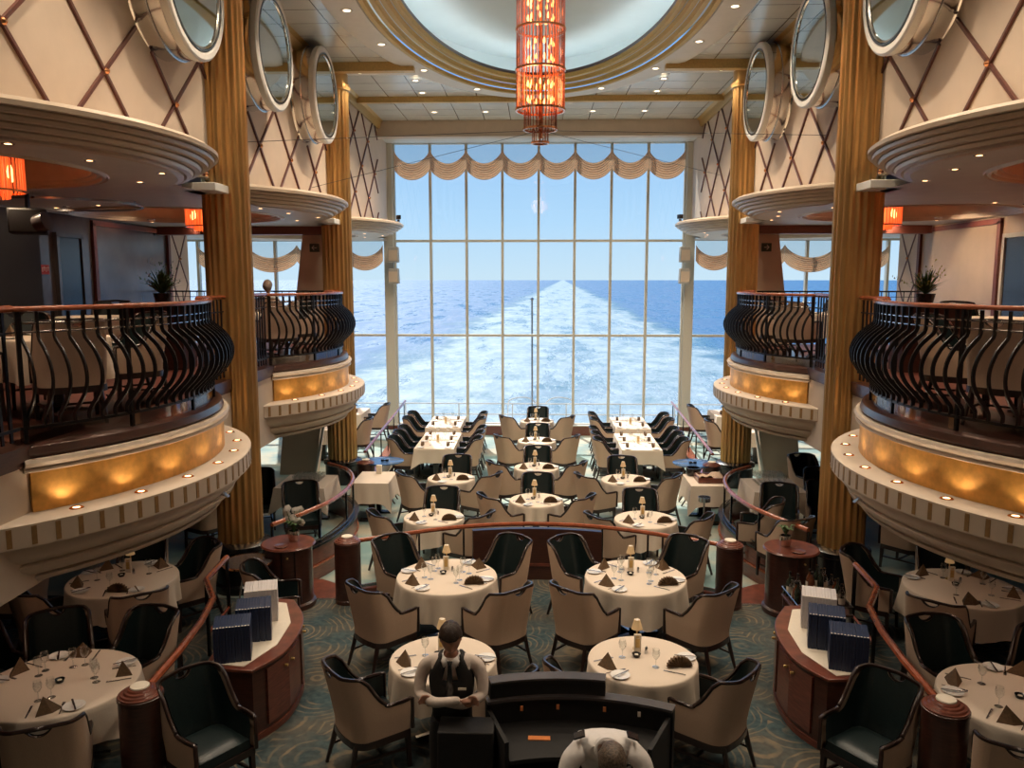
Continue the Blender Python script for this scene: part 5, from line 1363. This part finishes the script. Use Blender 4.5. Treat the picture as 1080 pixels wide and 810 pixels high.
for q in (-1, 1):
    hh = hand_mesh((q * .06, -.52, .99), (-q, -.3, 0), (0, 0, -1), .3, q); body.add(hh.v, hh.f)
o = obj('body', body, 'skin', t_, smooth=80); remesh(o, .007)
hm = MB().grid(lambda u, v: ((.086 + .003 * sin(u * 60)) * cos(2 * pi * u) * sin(pi * v * .62), (.104 + .003 * sin(v * 50)) * sin(2 * pi * u) * sin(pi * v * .62), .012 + .128 * cos(pi * v * .62)), 36, 20, cu=True).xf(HM)
obj('hair', hm, 'hair_brown', t_, smooth=80)
sh = figure(torso[:5], [[(p, r * 1.08) for p, r in A_[:5]] for A_ in arm2], [], 1.02); obj('shirt', sh, 'shirt_white', t_, smooth=80)
obj('collar', MB().lathe([(.062, 0), (.078, -.02), (.074, .03), (.062, .035)], 20).xf(Matrix.Translation((0, -.365, 1.355)) @ Matrix.Rotation(radians(72), 4, 'X')), 'shirt_white', t_)
for q in (-1, 1): obj('epaulette', MB().box((0, 0, 0), (.075, .07, .012)).xf(Matrix.Translation((q * .165, -.30, 1.405)) @ Matrix.Rotation(q * .35, 4, 'Y')), 'black', t_, bevel=.003)
obj('trousers', tr if False else skin_mesh([((0, .04, .93), (.155, .125))] + [((q * .09, .02, .84), .10) for q in (-1, 1)] + [((q * .10, .0, .48), .075) for q in (-1, 1)] + [((q * .105, .02, .08), .062) for q in (-1, 1)], [(0, 1), (0, 2), (1, 3), (2, 4), (3, 5), (4, 6)], 0, 2), 'black_matte', t_, smooth=80)
for q in (-1, 1): obj('shoe', MB().grid(lambda u, v: (q * .11 + .045 * cos(2 * pi * u) * sin(pi * v), -.04 + .13 * -cos(pi * v), max(0.0, .04 + .05 * sin(2 * pi * u) * sin(pi * v))), 14, 10, cu=True), 'black', t_, smooth=80)

# ------------------------------------------------------------------ upper deck contents
ZD = 2.895
def plant(x, y, z, label, m, seed):
    v = thing('potted_plant', label, 'plant', (x, y, z)); rnd = random.Random(seed)
    obj('pot', MB().lathe([(0, 0), (.10, 0), (.13, .14), (.115, .14), (.1, .02), (0, .02)], 20), 'black', v)
    lf = MB(); fl = MB()
    for i in range(70):
        a = rnd.uniform(0, 6.28); L = rnd.uniform(.22, .50); el = rnd.uniform(.5, 1.5); w = Vector((-sin(a), cos(a), 0)) * .02
        d = Vector((cos(a) * cos(el), sin(a) * cos(el), sin(el))); p0 = Vector((0, 0, .12)); p1 = p0 + d * L * .55; p2 = p0 + d * L + Vector((0, 0, -L * .18))
        lf.add([p0, p1 + w, p2, p1 - w], [(0, 1, 2, 3)])
        if i % 3 == 0:
            for k in range(6): q = p0 + d * L * (.6 + .08 * k); u = Vector((rnd.uniform(-1, 1), rnd.uniform(-1, 1), rnd.uniform(0, 1))) * .03; fl.add([q, q + u, q + u * .5 + Vector((0, 0, .03))], [(0, 1, 2)])
    obj('leaves', lf, 'leaf', v, smooth=0); obj('buds', fl, m, v, smooth=0)
for s in (-1, 1):
    t_ = thing('service_station', f'dark waist high cabinet on the {SIDE[s]} upper deck', 'cabinet', (s * 5.6, 11.75, ZD))
    obj('body', MB().box((0, 0, .47), (.9, .45, .94)), 'wood_dark', t_, bevel=.01); obj('top', MB().box((0, 0, .955), (.96, .5, .03)), 'wood', t_, bevel=.006)
    plant(s * 5.5, 11.7, ZD + .97, f'bushy potted plant on the {SIDE[s]} upper deck cabinet', 'leaf' if s < 0 else 'leaf_yellow', 5 + s)
    for nm, yc in (('near', 7.75), ('middle', 13.7)):
        for j, (tx, ty) in enumerate(((4.75, yc), (6.85, yc - 1.5))):
            desc = f'{"front" if j == 0 else "rear"} table on the {"nearer" if nm == "near" else "further"} {SIDE[s]} balcony'
            make_table(nm + SIDE[s] + str(j), s * tx, ty, .5, ZD, desc, [0.4, 2.0, 3.6, 5.2] if j == 0 else [], rich=False, drop=.36, centre=False)
            for k, a in enumerate((50, 140, 220, 310) if j == 0 else (20, 100)):
                cx, cy = s * tx + .72 * cos(radians(a)), ty + .72 * sin(radians(a))
                chair_at(cx, cy, s * tx, ty, f'dim armchair, {where(cos(radians(a)), sin(radians(a)))} of {desc}', ZD)
    for y in (12.0, 14.6, 16.6):  # ceiling lights added to brighten the upper walls, right more than left
        q = tag(obj('wall_washer', MB().lathe([(.03, 0), (.06, -.01), (.07, 0)], 14), 'steel', None, (s * 7.0, y, 5.277)), f'small ceiling light near the {SIDE[s]} upper wall, {["nearest", "middle", "furthest"][(12.0, 14.6, 16.6).index(y)]} one', 'ceiling light')
        obj('lens', MB().lathe([(0, -.003), (.03, -.003)], 10), 'lens', q)
        lamp('wall_wash', 'SPOT', (s * 7.0, y, 5.25), 75 if s > 0 else 14, WARM, .05, (0, radians(-38 * s), 0), radians(130))
    # doors and frames on the upper outer wall
    dz = ZD
    dm = MB().box((s * (XO - .02), 13.45, dz + 1.0), (.05, .62 if s < 0 else 1.1, 2.0)); o = struct('door_1' if s < 0 else 'door_2', dm, 'black', bevel=.004)
    fm = MB()
    wd = .36 if s < 0 else .60
    for q in (-1, 1): fm.box((s * (XO - .03), 13.45 + q * wd, dz + 1.0), (.08, .07, 2.06))
    fm.box((s * (XO - .03), 13.45, dz + 2.04), (.08, 2 * wd + .07, .07)); struct('trim_19' if s < 0 else 'trim_20', fm, 'panel_grey' if s < 0 else 'mull')
    fm = MB()
    for y in (14.25, 17.15): fm.box((s * (XO - .02), y, dz + 1.15), (.06, .10, 2.3))
    fm.box((s * (XO - .02), 15.7, dz + 2.3), (.06, 3.0, .09)); struct('trim_21' if s < 0 else 'trim_22', fm, 'maroon')
    struct('trim_23' if s < 0 else 'trim_24', MB().box((s * (XO - .005), 17.65, dz + 1.18), (.04, .9, 2.36)), 'cream_wall')
sg = thing('wall_sign', 'small red sign with white lettering on the dark left upper deck wall', 'sign', (-XO + .02, 12.75, 4.36))
obj('plate', MB().box((0, 0, 0), (.02, .22, .15)), 'red', sg)
tx_ = MB(); 
for k in range(4): tx_.box((.012, -.075 + k * .05, .015 * (k % 2)), (.004, .012, .07)); tx_.box((.012, -.06 + k * .05, .03), (.004, .02, .012))
obj('lettering', tx_, 'white_paint', sg)
struct('wall_dark_left', MB().box((-XO + .0, 9.3, 4.1), (.12, 6.6, 2.36)), 'black_matte')  # black sheet painted as the darkness of an opening to an unlit room
t_ = thing('hanging_projector', 'black projector hanging under the ceiling at the left edge', 'projector', (-6.4, 10.1, 5.28))
obj('bracket', MB().bar((0, 0, 0), (0, 0, -.2), .04), 'iron', t_); obj('body', MB().box((0, 0, -.36), (.42, .5, .3), .5), 'black_matte', t_, bevel=.02); obj('lens_barrel', MB().lathe([(0, 0), (.1, 0), (.12, .14), (0, .14)], 20).xf(Matrix.Translation((.22, -.2, -.4)) @ Matrix.Rotation(1.3, 4, 'Y')), 'panel_grey', t_)
for s in (-1, 1):
    t_ = thing('ceiling_track_ring', f'thin dark ring track under the {SIDE[s]} upper deck ceiling', 'light track', (s * 6.6, 11.2, 5.22)) if s < 0 else None
    if t_: obj('ring', MB().lathe([(1.0, 0), (1.03, 0), (1.03, .03), (1.0, .03), (1.0, 0)], 40), 'steel', t_); obj('hanger', MB().bar((1.015, 0, .03), (1.015, 0, .06), .02), 'steel', t_)
# seated guest with grey hair on the further left balcony
t_ = thing('person', 'grey haired guest in a grey top seated on the further left balcony', 'person', (-5.15, 15.3, ZD))
HM = Matrix.Translation((0, 0, 1.17)) @ Matrix.Rotation(pi, 4, 'Z')
torso = [((0, 0, .50), (.15, .12)), ((0, .01, .65), (.14, .11)), ((0, .02, .80), (.16, .11)), ((0, .02, .93), (.14, .09)), ((0, .02, 1.0), .055), ((0, .01, 1.08), .05)]
ar = [[((q * .14, .02, .93), .055), ((q * .19, .02, .90), .052), ((q * .22, .04, .76), .043), ((q * .2, .20, .68), .036), ((q * .12, .30, .70), .028)] for q in (-1, 1)]
lg = [[((q * .09, .08, .50), .085), ((q * .10, .38, .48), .06), ((q * .10, .42, .12), .04), ((q * .10, .50, .04), .035)] for q in (-1, 1)]
body = figure(torso, [[(p, r * .85) for p, r in A_] for A_ in ar], lg, .88); h = head_mesh(HM); body.add(h.v, h.f)
for q in (-1, 1):
    hh = hand_mesh((q * .12, .30, .70), (-q * .5, 1, 0), (0, 0, -1), .3, q); body.add(hh.v, hh.f)
o = obj('body', body, 'skin', t_, smooth=80); remesh(o, .009)
obj('hair', head_mesh(HM, True), 'hair_grey', t_, smooth=80, thick=.02)
sh = figure(torso[:5], [[(p, r * 1.1) for p, r in A_[:4]] for A_ in ar], lg, 1.03); obj('clothes', sh, 'speaker', t_, smooth=80)
CH.put((-5.15, 15.25, ZD), 0, 'armchair holding the grey haired guest on the further left balcony')
